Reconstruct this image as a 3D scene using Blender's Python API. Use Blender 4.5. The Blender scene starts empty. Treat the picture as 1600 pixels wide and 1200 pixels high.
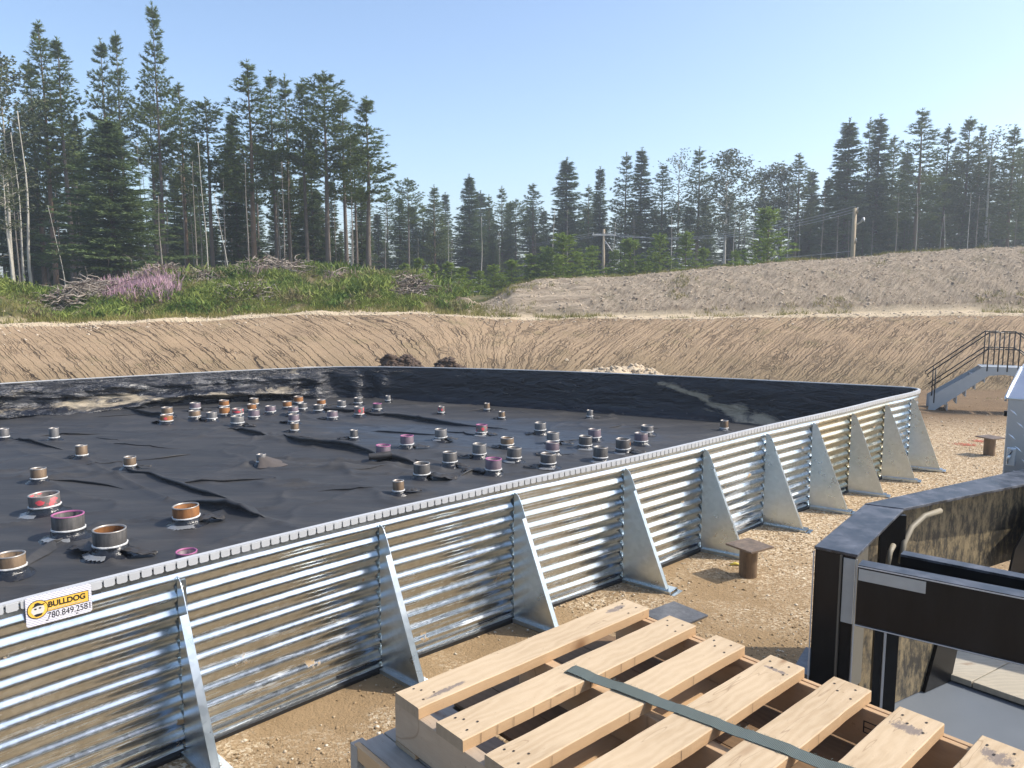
import bpy, bmesh, math, random
import numpy as np
from mathutils import Vector, Matrix, noise as mnoise
R = math.radians
random.seed(7); rng = np.random.default_rng(7)
scene = bpy.context.scene
COL = scene.collection

# ---------------------------------------------------------------- camera, sky, sun, exposure
CH = 2.67                                   # eye height above the gravel (standing on a trailer deck)
PITCH = math.atan(145/1200)
cam = bpy.data.cameras.new('camera'); camo = bpy.data.objects.new('camera', cam); COL.objects.link(camo)
camo.location = (0, 0, CH); camo.rotation_euler = (math.pi/2 - PITCH, 0, 0)
cam.sensor_fit = 'HORIZONTAL'; cam.sensor_width = 36; cam.lens = 36*1200/1600
cam.clip_start = 0.05; cam.clip_end = 4000
scene.camera = camo
SUN_EL, SUN_AZ = R(44), R(91)               # azimuth from +Y towards +X
world = bpy.data.worlds.new("World"); scene.world = world; world.use_nodes = True
wn = world.node_tree.nodes; wl = world.node_tree.links; wn.clear()
wo = wn.new('ShaderNodeOutputWorld'); wb = wn.new('ShaderNodeBackground'); sk = wn.new('ShaderNodeTexSky')
sk.sky_type = 'NISHITA'; sk.sun_disc = False; sk.sun_elevation = SUN_EL; sk.sun_rotation = SUN_AZ
sk.altitude = 600; sk.air_density = 1.0; sk.dust_density = 2.6; sk.ozone_density = 1.5
wb.inputs['Strength'].default_value = 0.15
wl.new(sk.outputs[0], wb.inputs[0]); wl.new(wb.outputs[0], wo.inputs[0])
sl = bpy.data.lights.new('sun', 'SUN'); so = bpy.data.objects.new('sun', sl); COL.objects.link(so)
sl.energy = 3.3; sl.angle = R(0.6); sl.color = (1.0, 0.93, 0.82)
sd = Vector((math.sin(SUN_AZ)*math.cos(SUN_EL), math.cos(SUN_AZ)*math.cos(SUN_EL), math.sin(SUN_EL)))
so.rotation_euler = sd.to_track_quat('Z', 'Y').to_euler(); so.location = (30, 0, 40)
scene.view_settings.view_transform = 'Standard'; scene.view_settings.look = 'None'
scene.view_settings.exposure = 0.78; scene.view_settings.gamma = 1.0
scene.render.engine = 'CYCLES'
try:
    scene.cycles.use_denoising = True; scene.cycles.max_bounces = 6; scene.cycles.diffuse_bounces = 3
    scene.cycles.glossy_bounces = 4; scene.cycles.transparent_max_bounces = 8; scene.cycles.volume_bounces = 0
    scene.cycles.sample_clamp_indirect = 6
except Exception: pass

# ---------------------------------------------------------------- measuring helpers
def ray(px, py):
    x = px-800; u = -(py-600)
    return x, 1200*math.cos(PITCH)+u*math.sin(PITCH), -1200*math.sin(PITCH)+u*math.cos(PITCH)
def gp(px, py, z=0.0):                      # where the sight line meets height z
    a, b, c = ray(px, py); t = (z-CH)/c
    return a*t, b*t
def tz(py, D):                              # height seen in row py at distance D
    a, b, c = ray(800, py); return CH + D*c/b
def ux(px, py=450):                         # x / distance of a picture column
    a, b, c = ray(px, py); return a/b
def sstep(a, b, x):
    t = np.clip((x-a)/(b-a), 0, 1); return t*t*(3-2*t)
_T = np.random.default_rng(3).random((256, 256))
def vnoise(x, y):
    xi = np.floor(x).astype(int); yi = np.floor(y).astype(int); fx = x-xi; fy = y-yi
    fx = fx*fx*(3-2*fx); fy = fy*fy*(3-2*fy)
    a = _T[xi % 256, yi % 256]; b = _T[(xi+1) % 256, yi % 256]; c = _T[xi % 256, (yi+1) % 256]; d = _T[(xi+1) % 256, (yi+1) % 256]
    return (a*(1-fx)+b*fx)*(1-fy)+(c*(1-fx)+d*fx)*fy - 0.5
def fbm(x, y, o=4):
    s = 0; a = 1.0
    for i in range(o): s = s+a*vnoise(x*2**i+17*i, y*2**i+9*i); a *= .5
    return s

# ---------------------------------------------------------------- object helpers
def link(o, parent=None):
    COL.objects.link(o)
    if parent is not None: o.parent = parent
    return o
def tag(o, label=None, cat=None, group=None, kind=None):
    if label: o['label'] = label
    if cat: o['category'] = cat
    if group: o['group'] = group
    if kind: o['kind'] = kind
    return o
def empty(name, loc, label, cat, group=None, rz=0):
    o = bpy.data.objects.new(name, None); o.location = loc; o.rotation_euler = (0, 0, rz); o.empty_display_size = .1
    link(o); return tag(o, label, cat, group)
def npmesh(name, verts, faces, mats=None, smooth=False, fmat=None):
    me = bpy.data.meshes.new(name); verts = np.asarray(verts, dtype=np.float32); faces = np.asarray(faces, dtype=np.int32)
    k = faces.shape[1]; n = len(faces)
    me.vertices.add(len(verts)); me.vertices.foreach_set('co', verts.ravel())
    me.loops.add(n*k); me.loops.foreach_set('vertex_index', faces.ravel())
    me.polygons.add(n); me.polygons.foreach_set('loop_start', np.arange(0, n*k, k, dtype=np.int32))
    try: me.polygons.foreach_set('loop_total', np.full(n, k, dtype=np.int32))
    except Exception: pass
    if smooth: me.polygons.foreach_set('use_smooth', np.ones(n, dtype=bool))
    if fmat is not None: me.polygons.foreach_set('material_index', np.asarray(fmat, dtype=np.int32))
    for m in (mats or []): me.materials.append(m)
    me.update(calc_edges=True); me.validate()
    return me
class MB:
    """collects shapes, builds them as one mesh object"""
    def __init__(s): s.v = []; s.f = []; s.m = []; s.sm = []
    def add(s, vs, fs, mi=0, sm=False):
        o = len(s.v); s.v += [tuple(v) for v in vs]
        for f in fs: s.f.append(tuple(i+o for i in f)); s.m.append(mi); s.sm.append(sm)
        return s
    def box(s, c, d, mi=0, M=None, bev=0):
        x, y, z = d[0]/2, d[1]/2, d[2]/2
        if bev:
            bm = bmesh.new(); bmesh.ops.create_cube(bm, size=1)
            for v in bm.verts: v.co = Vector((v.co.x*d[0], v.co.y*d[1], v.co.z*d[2]))
            bmesh.ops.bevel(bm, geom=bm.edges[:], offset=bev, segments=2, affect='EDGES', profile=.6)
            vs = [v.co.copy() for v in bm.verts]; bm.verts.index_update(); fs = [[v.index for v in f.verts] for f in bm.faces]; bm.free()
        else:
            vs = [Vector(p) for p in ((-x,-y,-z),(x,-y,-z),(x,y,-z),(-x,y,-z),(-x,-y,z),(x,-y,z),(x,y,z),(-x,y,z))]
            fs = [(0,3,2,1),(4,5,6,7),(0,1,5,4),(1,2,6,5),(2,3,7,6),(3,0,4,7)]
        if M is not None: vs = [M @ v for v in vs]
        return s.add([v+Vector(c) for v in vs], fs, mi)
    def tube(s, pts, rad, n=8, mi=0, cap=True, sm=True):
        pts = [Vector(p) for p in pts]; rings = []; o = len(s.v); vs = []
        for i, p in enumerate(pts):
            d = (pts[min(i+1, len(pts)-1)]-pts[max(i-1, 0)]).normalized()
            a = d.cross(Vector((0, 0, 1))) if abs(d.z) < .95 else d.cross(Vector((1, 0, 0)))
            a.normalize(); b = d.cross(a).normalized(); r = rad[i] if isinstance(rad, (list, tuple)) else rad
            vs += [p+a*r*math.cos(t*2*math.pi/n)+b*r*math.sin(t*2*math.pi/n) for t in range(n)]
        fs = []
        for i in range(len(pts)-1):
            for t in range(n):
                fs.append((i*n+t, i*n+(t+1) % n, (i+1)*n+(t+1) % n, (i+1)*n+t))
        s.add(vs, fs, mi, sm)
        if cap: s.f.append(tuple(o+t for t in range(n))[::-1]); s.m.append(mi); s.sm.append(False); s.f.append(tuple(o+(len(pts)-1)*n+t for t in range(n))); s.m.append(mi); s.sm.append(False)
        return s
    def lathe(s, prof, n=28, mi=0, c=(0, 0, 0), wob=0):
        vs = []
        for k, (r, z) in enumerate(prof):
            for t in range(n):
                a = t*2*math.pi/n; w = 1+(wob*mnoise.noise(Vector((math.cos(a)*2+c[0]*9, math.sin(a)*2+c[1]*9, k*.7))) if wob else 0)
                vs.append((c[0]+r*w*math.cos(a), c[1]+r*w*math.sin(a), c[2]+z))
        fs = [(k*n+t, k*n+(t+1) % n, (k+1)*n+(t+1) % n, (k+1)*n+t) for k in range(len(prof)-1) for t in range(n)]
        return s.add(vs, fs, mi, True)
    def prism(s, poly, z0, z1, mi=0, M=None):      # poly: 2-D outline, extruded
        n = len(poly); vs = [Vector((p[0], p[1], z0)) for p in poly]+[Vector((p[0], p[1], z1)) for p in poly]
        if M is not None: vs = [M @ v for v in vs]
        fs = [tuple(range(n))[::-1], tuple(range(n, 2*n))]+[(i, (i+1) % n, n+(i+1) % n, n+i) for i in range(n)]
        return s.add(vs, fs, mi)
    def build(s, name, mats, parent=None, loc=None, rz=0, bevel=0):
        me = bpy.data.meshes.new(name); me.from_pydata(s.v, [], s.f)
        for m in (mats if isinstance(mats, (list, tuple)) else [mats]): me.materials.append(m)
        me.polygons.foreach_set('material_index', s.m); me.polygons.foreach_set('use_smooth', s.sm); me.update()
        bm = bmesh.new(); bm.from_mesh(me); bmesh.ops.recalc_face_normals(bm, faces=bm.faces[:]); bm.to_mesh(me); bm.free()
        o = bpy.data.objects.new(name, me); link(o, parent)
        if loc is not None: o.location = loc
        o.rotation_euler = (0, 0, rz)
        if bevel:
            b = o.modifiers.new('bevel', 'BEVEL'); b.width = bevel; b.segments = 2; b.limit_method = 'ANGLE'; b.angle_limit = R(40)
        return o

# ---------------------------------------------------------------- material helpers
class NT:
    def __init__(s, name):
        s.m = bpy.data.materials.new(name); s.m.use_nodes = True; s.t = s.m.node_tree; s.n = s.t.nodes; s.l = s.t.links
        s.b = s.n['Principled BSDF']; s.tc = s.n.new('ShaderNodeTexCoord'); s.co = s.tc.outputs['Object']
    def set(s, **k):
        for a, v in k.items():
            i = s.b.inputs[{'col': 'Base Color', 'rough': 'Roughness', 'metal': 'Metallic', 'spec': 'Specular IOR Level', 'coat': 'Coat Weight'}[a]]
            if hasattr(v, 'default_value') or hasattr(v, 'links'): s.l.new(v, i)
            else: i.default_value = (*v, 1) if isinstance(v, tuple) else v
        return s
    def node(s, t, ins=None, **p):
        n = s.n.new(t)
        for a, v in p.items(): setattr(n, a, v)
        for a, v in (ins or {}).items():
            if hasattr(v, 'links'): s.l.new(v, n.inputs[a])
            else: n.inputs[a].default_value = (*v, 1) if isinstance(v, tuple) and len(v) == 3 and n.inputs[a].type == 'RGBA' else v
        return n
    def mapping(s, scale=(1, 1, 1), rot=(0, 0, 0), co=None):
        return s.node('ShaderNodeMapping', {'Vector': co or s.co, 'Scale': scale, 'Rotation': rot}).outputs[0]
    def noise(s, sc, det=4, rough=.55, co=None, dist=0):
        return s.node('ShaderNodeTexNoise', {'Vector': co or s.co, 'Scale': sc, 'Detail': det, 'Roughness': rough, 'Distortion': dist}).outputs[0]
    def vor(s, sc, feat='F1', co=None, out='Distance', rnd=1.0):
        n = s.node('ShaderNodeTexVoronoi', {'Vector': co or s.co, 'Scale': sc, 'Randomness': rnd}, feature=feat); return n.outputs[out]
    def ramp(s, f, stops, interp='LINEAR'):
        n = s.n.new('ShaderNodeValToRGB'); s.l.new(f, n.inputs[0]); e = n.color_ramp.elements; n.color_ramp.interpolation = interp
        while len(e) < len(stops): e.new(.5)
        for x, (p, c) in zip(e, stops): x.position = p; x.color = (*c, 1) if isinstance(c, tuple) else (c, c, c, 1)
        return n.outputs[0]
    def mix(s, f, a, b, mode='MIX'):
        n = s.n.new('ShaderNodeMix'); n.data_type = 'RGBA'; n.blend_type = mode
        for k, v in ((0, f), (6, a), (7, b)):
            if hasattr(v, 'links'): s.l.new(v, n.inputs[k])
            else: n.inputs[k].default_value = (*v, 1) if isinstance(v, tuple) else v
        return n.outputs[2]
    def math(s, op, a, b=0.0, c=False):
        n = s.n.new('ShaderNodeMath'); n.operation = op; n.use_clamp = c
        for k, v in ((0, a), (1, b)):
            if hasattr(v, 'links'): s.l.new(v, n.inputs[k])
            else: n.inputs[k].default_value = v
        return n.outputs[0]
    def attr(s, name, out='Fac'):
        n = s.n.new('ShaderNodeAttribute'); n.attribute_name = name; return n.outputs[out]
    def bump(s, h, st=.5, d=.01, prev=None):
        n = s.node('ShaderNodeBump', {'Height': h, 'Strength': st, 'Distance': d})
        if prev is not None: s.l.new(prev, n.inputs['Normal'])
        return n.outputs[0]
    def nrm(s, n): s.l.new(n, s.b.inputs['Normal']); return s
def plain(name, col, rough=.5, metal=0.0, var=.12, sc=6, bump=.15, spec=.5):
    t = NT(name); n = t.noise(sc, 5)
    t.set(col=t.mix(n, tuple(c*(1-var) for c in col), tuple(min(1, c*(1+var)) for c in col)), metal=metal, spec=spec)
    t.set(rough=t.math('ADD', t.math('MULTIPLY', t.noise(sc*2, 4), .2), rough-.1))
    if bump: t.nrm(t.bump(t.noise(sc*9, 4), bump, .003))
    return t.m
M = {}
# ---------------------------------------------------------------- the ground: gravel yard, cut slope, berms, plain beyond
PXK = np.array([-800,-300,0,100,200,300,400,470,550,650,730,850,1000,1200,1400,1600,2000,2500], float)
UK = np.array([ux(p) for p in PXK])
FOOT = np.interp(PXK, [-300,0,400,800,1200,1600,2000], [14.6,15.6,18,19.6,20.3,20.3,20.3])
EDGD = np.interp(PXK, [-300,0,400,800,1200,1600,2000], [20.5,22.5,26,28,27.5,27,27])
EDGY = np.interp(PXK, [0,100,200,300,400,470,550,650,730,850,1000,1200,1400,1600], [508,506,503,499,494,489,488,489,493,498,496,493,491,488])
EDGZ = np.array([tz(y, d) for y, d in zip(EDGY, EDGD)])
CRD = np.interp(PXK, [-300,0,200,400,730,850,1600], [27,27,32,34,35,34,34])
CRY = np.interp(PXK, [-300,0,40,70,110,160,250,330,450,550,620,690,730,745,775,800,850,950,1100,1200,1330,1450,1600,2000], [430,448,464,478,476,458,438,432,428,432,440,452,466,480,468,449,437,434,421,413,403,394,386,375])
# finer set of columns for the crest line
PXC = np.arange(-800, 2501, 10.0); UC = np.array([ux(p) for p in PXC])
CRYf = np.interp(PXC, [-300,0,40,70,110,160,250,330,450,550,620,690,730,745,775,800,850,950,1100,1200,1330,1450,1600,2000], [430,448,464,478,476,458,438,432,428,432,440,452,466,480,468,449,437,434,421,413,403,394,386,375])
CRDf = np.interp(PXC, [-300,0,200,400,700,760,850,1600], [27,27,32,34,35,31.5,33.5,34])
CRZf = np.array([tz(y, d) for y, d in zip(CRYf, CRDf)])
PLAIN = 2.3
def terrain(x, y, detail=True):
    x = np.asarray(x, float); y = np.asarray(y, float)
    yy = np.maximum(y, 6.0); u = x/yy
    F = np.interp(u, UK, FOOT); Ed = np.interp(u, UK, EDGD); Ez = np.interp(u, UK, EDGZ)
    Cd = np.interp(u, UC, CRDf); Cz = np.interp(u, UC, CRZf)
    s = np.clip((y-F)/(Ed-F), 0, 1); s1 = s+.035*np.sin(s*2*np.pi)*-1
    z = Ez*np.clip(s1, 0, 1)
    led = Ed+1.2
    c = np.clip((y-led)/(Cd-led), 0, 1); cc = np.where(u < .0, np.sin(c*np.pi/2)**1.1, np.sin(c*np.pi/2)**.9)
    z = np.where(y > led, Ez+(Cz-Ez)*cc, z)
    b = sstep(0, 1, (y-Cd-1.5)/7.0)
    z = np.where(y > Cd, Cz+(PLAIN-Cz)*b, z)
    slope = sstep(0, .05, s)*(1-sstep(.96, 1.0, s)); edge = sstep(.93, 1.0, s)*(1-sstep(.0, .12, c)*1.0)
    upper = sstep(.0, .1, c)
    veg = upper*(1-sstep(ux(700), ux(735), u)); clod = upper*sstep(ux(700), ux(735), u)*(1-sstep(.0, 1.5, y-Cd-.3))
    veg = np.maximum(veg, sstep(0.2, 2, y-Cd))
    if detail:
        z = z+slope*(.05*fbm(x*1.3, y*1.3)+.10*fbm(x*.35, y*.35, 2))+veg*.42*fbm(x*.7, y*.7)*(1-b*.3)+clod*(.12*fbm(x*1.9+y*1.3, y*1.5, 4)+.09*np.abs(fbm(x*3.1+y*2.0, y*2.6, 3))+.07*fbm(x*.4, y*.5, 2))
        z = z+edge*.12*fbm(x*.9, y*.9)
        g = (1-np.clip(s*10, 0, 1)); z = z+g*.035*(fbm(x*.7, y*.7, 3))*sstep(3, 7, y)
    return z, slope, edge, veg, clod, u
def tzv(x, y): return float(terrain(np.array([x]), np.array([y]))[0][0])
def axis(parts):
    a = []
    for lo, hi, st in parts: a += list(np.arange(lo, hi, st))
    return np.array(sorted(set(np.round(a, 4))))
X = axis([(-240,-60,10),(-60,-30,1.5),(-30,30,.15),(30,60,1.5),(60,241,10)])
Y = axis([(-100,-20,20),(-20,0,4),(0,13,.3),(13,40,.12),(40,60,1.0),(60,150,6),(150,331,30)])
GX, GY = np.meshgrid(X, Y); GZ, SL, ED, VG, CL, GU = terrain(GX.ravel(), GY.ravel())
GZ = np.where(GY.ravel() > 60, PLAIN, GZ)
nx, ny = len(X), len(Y); idx = np.arange(nx*ny).reshape(ny, nx)
F = np.stack([idx[:-1, :-1].ravel(), idx[:-1, 1:].ravel(), idx[1:, 1:].ravel(), idx[1:, :-1].ravel()], 1)
me = npmesh('ground', np.stack([GX.ravel(), GY.ravel(), GZ], 1), F, smooth=True)
def fattr(me, name, data, t='FLOAT'):
    a = me.attributes.new(name, t, 'POINT'); a.data.foreach_set('value' if t == 'FLOAT' else 'vector', np.asarray(data, dtype=np.float32).ravel())
fattr(me, 'slope', SL); fattr(me, 'edge', ED); fattr(me, 'veg', VG); fattr(me, 'clod', CL)
kk = np.interp(GU, [-.6, -.2, .1, .6], [1.05, .65, -.45, -.95])
xx, yy_ = GX.ravel(), GY.ravel()
fattr(me, 'crackuv', np.stack([xx+kk*(yy_-22), (yy_-22)*.17, np.zeros_like(xx)], 1), 'FLOAT_VECTOR')
t = NT('earth')
cu = t.attr('crackuv', 'Vector')
# gravel yard
wco = t.node('ShaderNodeVectorMath', {0: t.co, 1: t.node('ShaderNodeVectorMath', {0: t.node('ShaderNodeTexNoise', {'Vector': t.co, 'Scale': 40.0, 'Detail': 3.0}).outputs['Color'], 'Scale': .03}, operation='SCALE').outputs[0]}, operation='ADD').outputs[0]
gs = t.vor(62, 'F1', co=wco); gcol = t.vor(62, 'F1', out='Color', co=wco)
peb = t.ramp(t.node('ShaderNodeSeparateColor', {0: gcol}).outputs[0], [(0, (.17,.115,.06)), (.3, (.30,.205,.115)), (.6, (.42,.31,.19)), (.85, (.58,.46,.31)), (1, (.70,.62,.48))])
mud = t.mix(t.noise(3.2, 6, .65), (.22,.15,.078), (.36,.25,.14))
sep = t.node('ShaderNodeSeparateXYZ', {0: t.co}).outputs
far = t.ramp(t.math('MULTIPLY', sep[1], .05), [(.28, 0.0), (.5, .9)])
gmask = t.ramp(t.math('ADD', t.math('MULTIPLY', t.noise(.9, 6, .7), .75), t.math('MULTIPLY', far, .22)), [(.36, 0.0), (.50, 1.0)])
yard = t.mix(gmask, mud, peb)
yard = t.mix(t.ramp(t.math('MULTIPLY', sep[1], .05), [(.72, 0.0), (.82, 1.0)]), yard, t.mix(t.noise(2.2, 6, .7), (.10,.062,.034), (.27,.19,.115)))
# cracked slope
dist = t.node('ShaderNodeVectorMath', {0: cu, 1: t.node('ShaderNodeVectorMath', {0: t.node('ShaderNodeTexNoise', {'Vector': cu, 'Scale': 2.3, 'Detail': 4.0}).outputs['Color'], 'Scale': .22}, operation='SCALE').outputs[0]}, operation='ADD').outputs[0]
d2 = t.node('ShaderNodeVectorMath', {0: dist, 1: t.node('ShaderNodeVectorMath', {0: t.node('ShaderNodeTexNoise', {'Vector': t.co, 'Scale': 3.2, 'Detail': 4.0}).outputs['Color'], 'Scale': .15}, operation='SCALE').outputs[0]}, operation='ADD').outputs[0]
ck1 = t.vor(3.0, 'DISTANCE_TO_EDGE', co=t.mapping((1, .24, 1), co=d2)); ck2 = t.vor(5.6, 'DISTANCE_TO_EDGE', co=t.mapping((1, .42, 1), co=d2))
cm = t.noise(.35, 3, .6)
c1 = t.math('MULTIPLY', t.ramp(ck1, [(0, 1.0), (.014, .7), (.032, 0.0)]), t.ramp(cm, [(.36, .2), (.52, 1.0)]))
c2 = t.math('MULTIPLY', t.ramp(ck2, [(0, .8), (.045, 0.0)]), t.ramp(t.noise(.7, 3), [(.46, .0), (.60, .55)]))
rgt = t.ramp(t.math('ADD', t.math('MULTIPLY', sep[0], .04), .5), [(.28, 0.0), (.6, 1.0)])
ck3 = t.math('MULTIPLY', t.ramp(t.vor(8.5, 'DISTANCE_TO_EDGE', co=t.mapping((1, .20, 1), co=d2)), [(0, .6), (.06, 0.0)]), rgt)
crk = t.math('MAXIMUM', t.math('MULTIPLY', t.math('MAXIMUM', c1, c2), t.math('SUBTRACT', 1.0, t.math('MULTIPLY', rgt, .5))), t.math('MULTIPLY', ck3, t.ramp(t.noise(.9, 4), [(.38, .2), (.55, 1.0)])))
soil = t.mix(t.noise(.5, 6, .65), (.29,.205,.125), (.42,.31,.195))
soil = t.mix(t.ramp(t.noise(9, 5, .7), [(.35, 0.0), (.7, .5)]), soil, (.24,.16,.10))
soil = t.mix(t.ramp(t.noise(.8, 7, .75), [(.54, 0.0), (.72, .6)]), soil, (.17,.15,.065))
soil = t.mix(t.ramp(t.vor(3.6), [(.05, .9), (.075, 0.0)]), soil, (.62,.55,.44))
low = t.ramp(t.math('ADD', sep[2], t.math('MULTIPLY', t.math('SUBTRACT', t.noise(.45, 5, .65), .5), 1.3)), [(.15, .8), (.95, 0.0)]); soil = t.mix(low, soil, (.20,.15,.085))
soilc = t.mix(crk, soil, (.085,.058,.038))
ledge = t.mix(t.noise(4, 6, .7), (.42,.33,.21), (.62,.51,.36))
vegc = t.mix(t.ramp(t.noise(1.1, 6, .7), [(.4, 0.0), (.6, 1.0)]), (.06,.075,.022), (.17,.135,.075))
clm = t.mapping((1.0, 1.6, 1.0), co=cu)
clc = t.mix(t.ramp(t.noise(7.5, 8, .78, co=clm), [(.36, 0.0), (.60, 1.0)]), (.31,.24,.17), (.66,.54,.40))
clc = t.mix(t.ramp(t.noise(.9, 6, .7), [(.56, 0.0), (.72, .55)]), clc, (.15,.15,.06))
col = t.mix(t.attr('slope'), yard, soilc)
efac = t.ramp(t.math('ADD', t.attr('edge'), t.math('MULTIPLY', t.math('SUBTRACT', t.noise(2.4, 7, .75), .5), 1.3)), [(.42, 0.0), (.62, 1.0)])
col = t.mix(t.math('MULTIPLY', efac, t.ramp(t.attr('edge'), [(.02, 0.0), (.2, 1.0)])), col, ledge); col = t.mix(t.attr('veg'), col, vegc); col = t.mix(t.attr('clod'), col, clc)
trk = t.noise(6.5, 4, .6, co=t.mapping((1, .22, 1), co=cu)); h = t.math('MULTIPLY', t.math('ADD', crk, t.math('MULTIPLY', trk, .22)), t.math('MULTIPLY', t.attr('slope'), -1.0))
nb = t.bump(h, 1.0, .12)
nb = t.bump(t.noise(22, 6, .7), .55, .05, nb)
nb = t.bump(t.math('MULTIPLY', t.noise(8.5, 8, .78, co=clm), t.attr('clod')), 1.0, .42, nb)
nb = t.bump(t.math('MULTIPLY', gs, -1.0), .35, .012, nb)
t.set(col=col, rough=.95, spec=.15).nrm(nb); me.materials.append(t.m)
ground = bpy.data.objects.new('ground', me); link(ground); tag(ground, kind='structure')

# loose stones on the yard (uncountable)
def scatter_rocks(n, xs, ys, s0, s1, zf, seed):
    r = np.random.default_rng(seed); base = np.array([(1,0,0),(-1,0,0),(0,1,0),(0,-1,0),(0,0,1),(0,0,-1)], float)
    fs = np.array([(0,2,4),(2,1,4),(1,3,4),(3,0,4),(2,0,5),(1,2,5),(3,1,5),(0,3,5)])
    V = base[None]*r.uniform(.5, 1.1, (n, 6, 1))+r.uniform(-.18, .18, (n, 6, 3))
    sz = s0+(s1-s0)*r.random((n, 1, 1))**3; V = V*sz*np.array([1, .8, .55]); a = r.random(n)*6.28; ca, sa = np.cos(a)[:, None], np.sin(a)[:, None]
    Vx = V[..., 0]*ca-V[..., 1]*sa; Vy = V[..., 0]*sa+V[..., 1]*ca
    P = np.stack([Vx+xs[:, None], Vy+ys[:, None], V[..., 2]+zf[:, None]], -1)
    return P.reshape(-1, 3), (fs[None]+(np.arange(n)*6)[:, None, None]).reshape(-1, 3)
n = 60000; r = np.random.default_rng(5); ys = 3.4+r.random(n)**1.25*14; xs = (r.random(n)*1.35-.45)*ys
keep = vnoise(xs*1.3, ys*1.3)+.55*vnoise(xs*4, ys*4)+.1 > r.normal(-.05, .22, n); xs = xs[keep]; ys = ys[keep]
STONES = (xs, ys)
# ---------------------------------------------------------------- containment wall outline (plan, metres)
NEAR = [(-4.05,1.75),(-3.3,2.62),(-2.55,3.54),(-2.21,3.90),(-1.85,4.27),(-1.43,4.70),(-.90,5.22),(-.44,5.63),(.02,6.05),(.56,6.50),(1.18,7.02),(1.93,7.72),(2.82,8.56),(4.25,9.82),(5.25,10.80),(5.95,11.42)]
CORN = [(6.22,11.70),(6.34,11.88),(6.33,12.05),(6.18,12.18)]
FARW = [(5.28,12.62),(3.4,13.54),(1.22,14.50),(-1.28,15.24),(-3.11,15.5),(-3.86,15.38),(-4.98,14.86),(-5.98,14.27),(-7.32,13.42),(-7.93,13.04),(-8.45,12.6),(-9.6,11.7)]
REST = [(-10.1,11.1),(-10.2,10.4),(-9.9,9.8),(-5.2,1.9),(-4.8,1.45),(-4.4,1.45)]
LOOP = NEAR+CORN+FARW+REST
def smoothpoly(P, it=2, closed=True):
    for _ in range(it):
        Q = []
        n = len(P)
        for i in range(n if closed else n-1):
            a, b = np.array(P[i]), np.array(P[(i+1) % n]); Q += [tuple(.75*a+.25*b), tuple(.25*a+.75*b)]
        P = Q
    return P
def resample(P, st, closed=False):
    P = np.array(P); P = np.vstack([P, P[:1]]) if closed else P
    L = np.r_[0, np.cumsum(np.hypot(*np.diff(P, axis=0).T))]; n = max(2, int(round(L[-1]/st))+1); s = np.linspace(0, L[-1], n)
    return np.stack([np.interp(s, L, P[:, 0]), np.interp(s, L, P[:, 1])], 1), s
SM = smoothpoly(LOOP, 2)
path, S = resample(SM, .06, True); path = path[:-1]; S = S[:-1]; NP = len(path)
tan = np.roll(path, -1, 0)-np.roll(path, 1, 0); tan /= np.hypot(*tan.T)[:, None]
nor = np.stack([tan[:, 1], -tan[:, 0]], 1)           # outward (loop runs counter-clockwise)
WH = 1.15
def near_idx(x, y): return int(np.argmin(np.hypot(path[:, 0]-x, path[:, 1]-y)))
t = NT('galvanised')
sp = t.vor(26, 'F1', out='Color'); spv = t.node('ShaderNodeSeparateColor', {0: sp}).outputs[0]
st = t.ramp(t.noise(1.6, 4, .6, co=t.mapping((1, 1, 1.5))), [(.45, 0.0), (.75, .6)])
base = t.mix(spv, (.50,.57,.62), (.57,.64,.69))
t.set(col=t.mix(t.math('MULTIPLY', st, .35), base, (.60,.61,.60)), metal=t.math('SUBTRACT', 1.0, t.math('MULTIPLY', st, .30)), rough=t.math('ADD', t.math('ADD', t.math('MULTIPLY', spv, .03), .27), t.math('MULTIPLY', st, .12)))
t.nrm(t.bump(t.noise(1.6, 2), .12, .02)); M['galv'] = t.m
def galv_panel(name, tint, oxid, seed):
    t = NT(name); s = t.node('ShaderNodeSeparateXYZ', {0: t.co}).outputs
    sp = t.vor(30, 'F1', out='Color'); spv = t.node('ShaderNodeSeparateColor', {0: sp}).outputs[0]
    al = t.attr('along', 'Vector')
    ox = t.noise(3.0, 8, .75, co=t.mapping((.55, 9.0, 1), co=al)); oxm = t.ramp(ox, [(.60-oxid, 0.0), (.72-oxid, 1.0)])
    lowm = t.ramp(t.math('ADD', t.math('MULTIPLY', s[2], .6), t.math('MULTIPLY', t.noise(1.2, 3), .5)), [(.35, 1.0), (.75, .15)])
    oxm = t.math('MULTIPLY', oxm, lowm)
    base = t.mix(spv, tuple(c*.86 for c in tint), tint)
    mud = t.ramp(t.noise(3.4, 7, .7, co=t.mapping((1, 1, 1.3))), [(.655, 0.0), (.672, 1.0)])
    c = t.mix(oxm, base, (.70,.74,.78)); c = t.mix(mud, c, (.33,.24,.14))
    mt = t.math('MULTIPLY', t.math('SUBTRACT', 1.0, mud), t.math('SUBTRACT', 1.0, t.math('MULTIPLY', oxm, .75)))
    t.set(col=c, metal=mt, rough=t.math('ADD', t.math('ADD', .19, t.math('MULTIPLY', spv, .05)), t.math('MULTIPLY', t.math('MAXIMUM', oxm, mud), .4)))
    t.nrm(t.bump(t.noise(1.5, 3, co=t.mapping((1, 1, .5))), .3, .02, t.bump(t.noise(60, 3), .06, .002))); return t.m
M['panel'] = galv_panel('corrugated_zinc', (.66,.72,.765), .05, 1)
M['panel_ox'] = galv_panel('corrugated_zinc_oxidised', (.66,.72,.77), .10, 2)
M['panel_gold'] = galv_panel('corrugated_zinc_straw', (.70,.64,.50), .04, 3)
M['clip'] = plain('grey_white_plastic', (.44,.45,.46), .55, bump=.1)
M['bolt'] = plain('bolt_steel', (.42,.40,.37), .4, .9)
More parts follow.
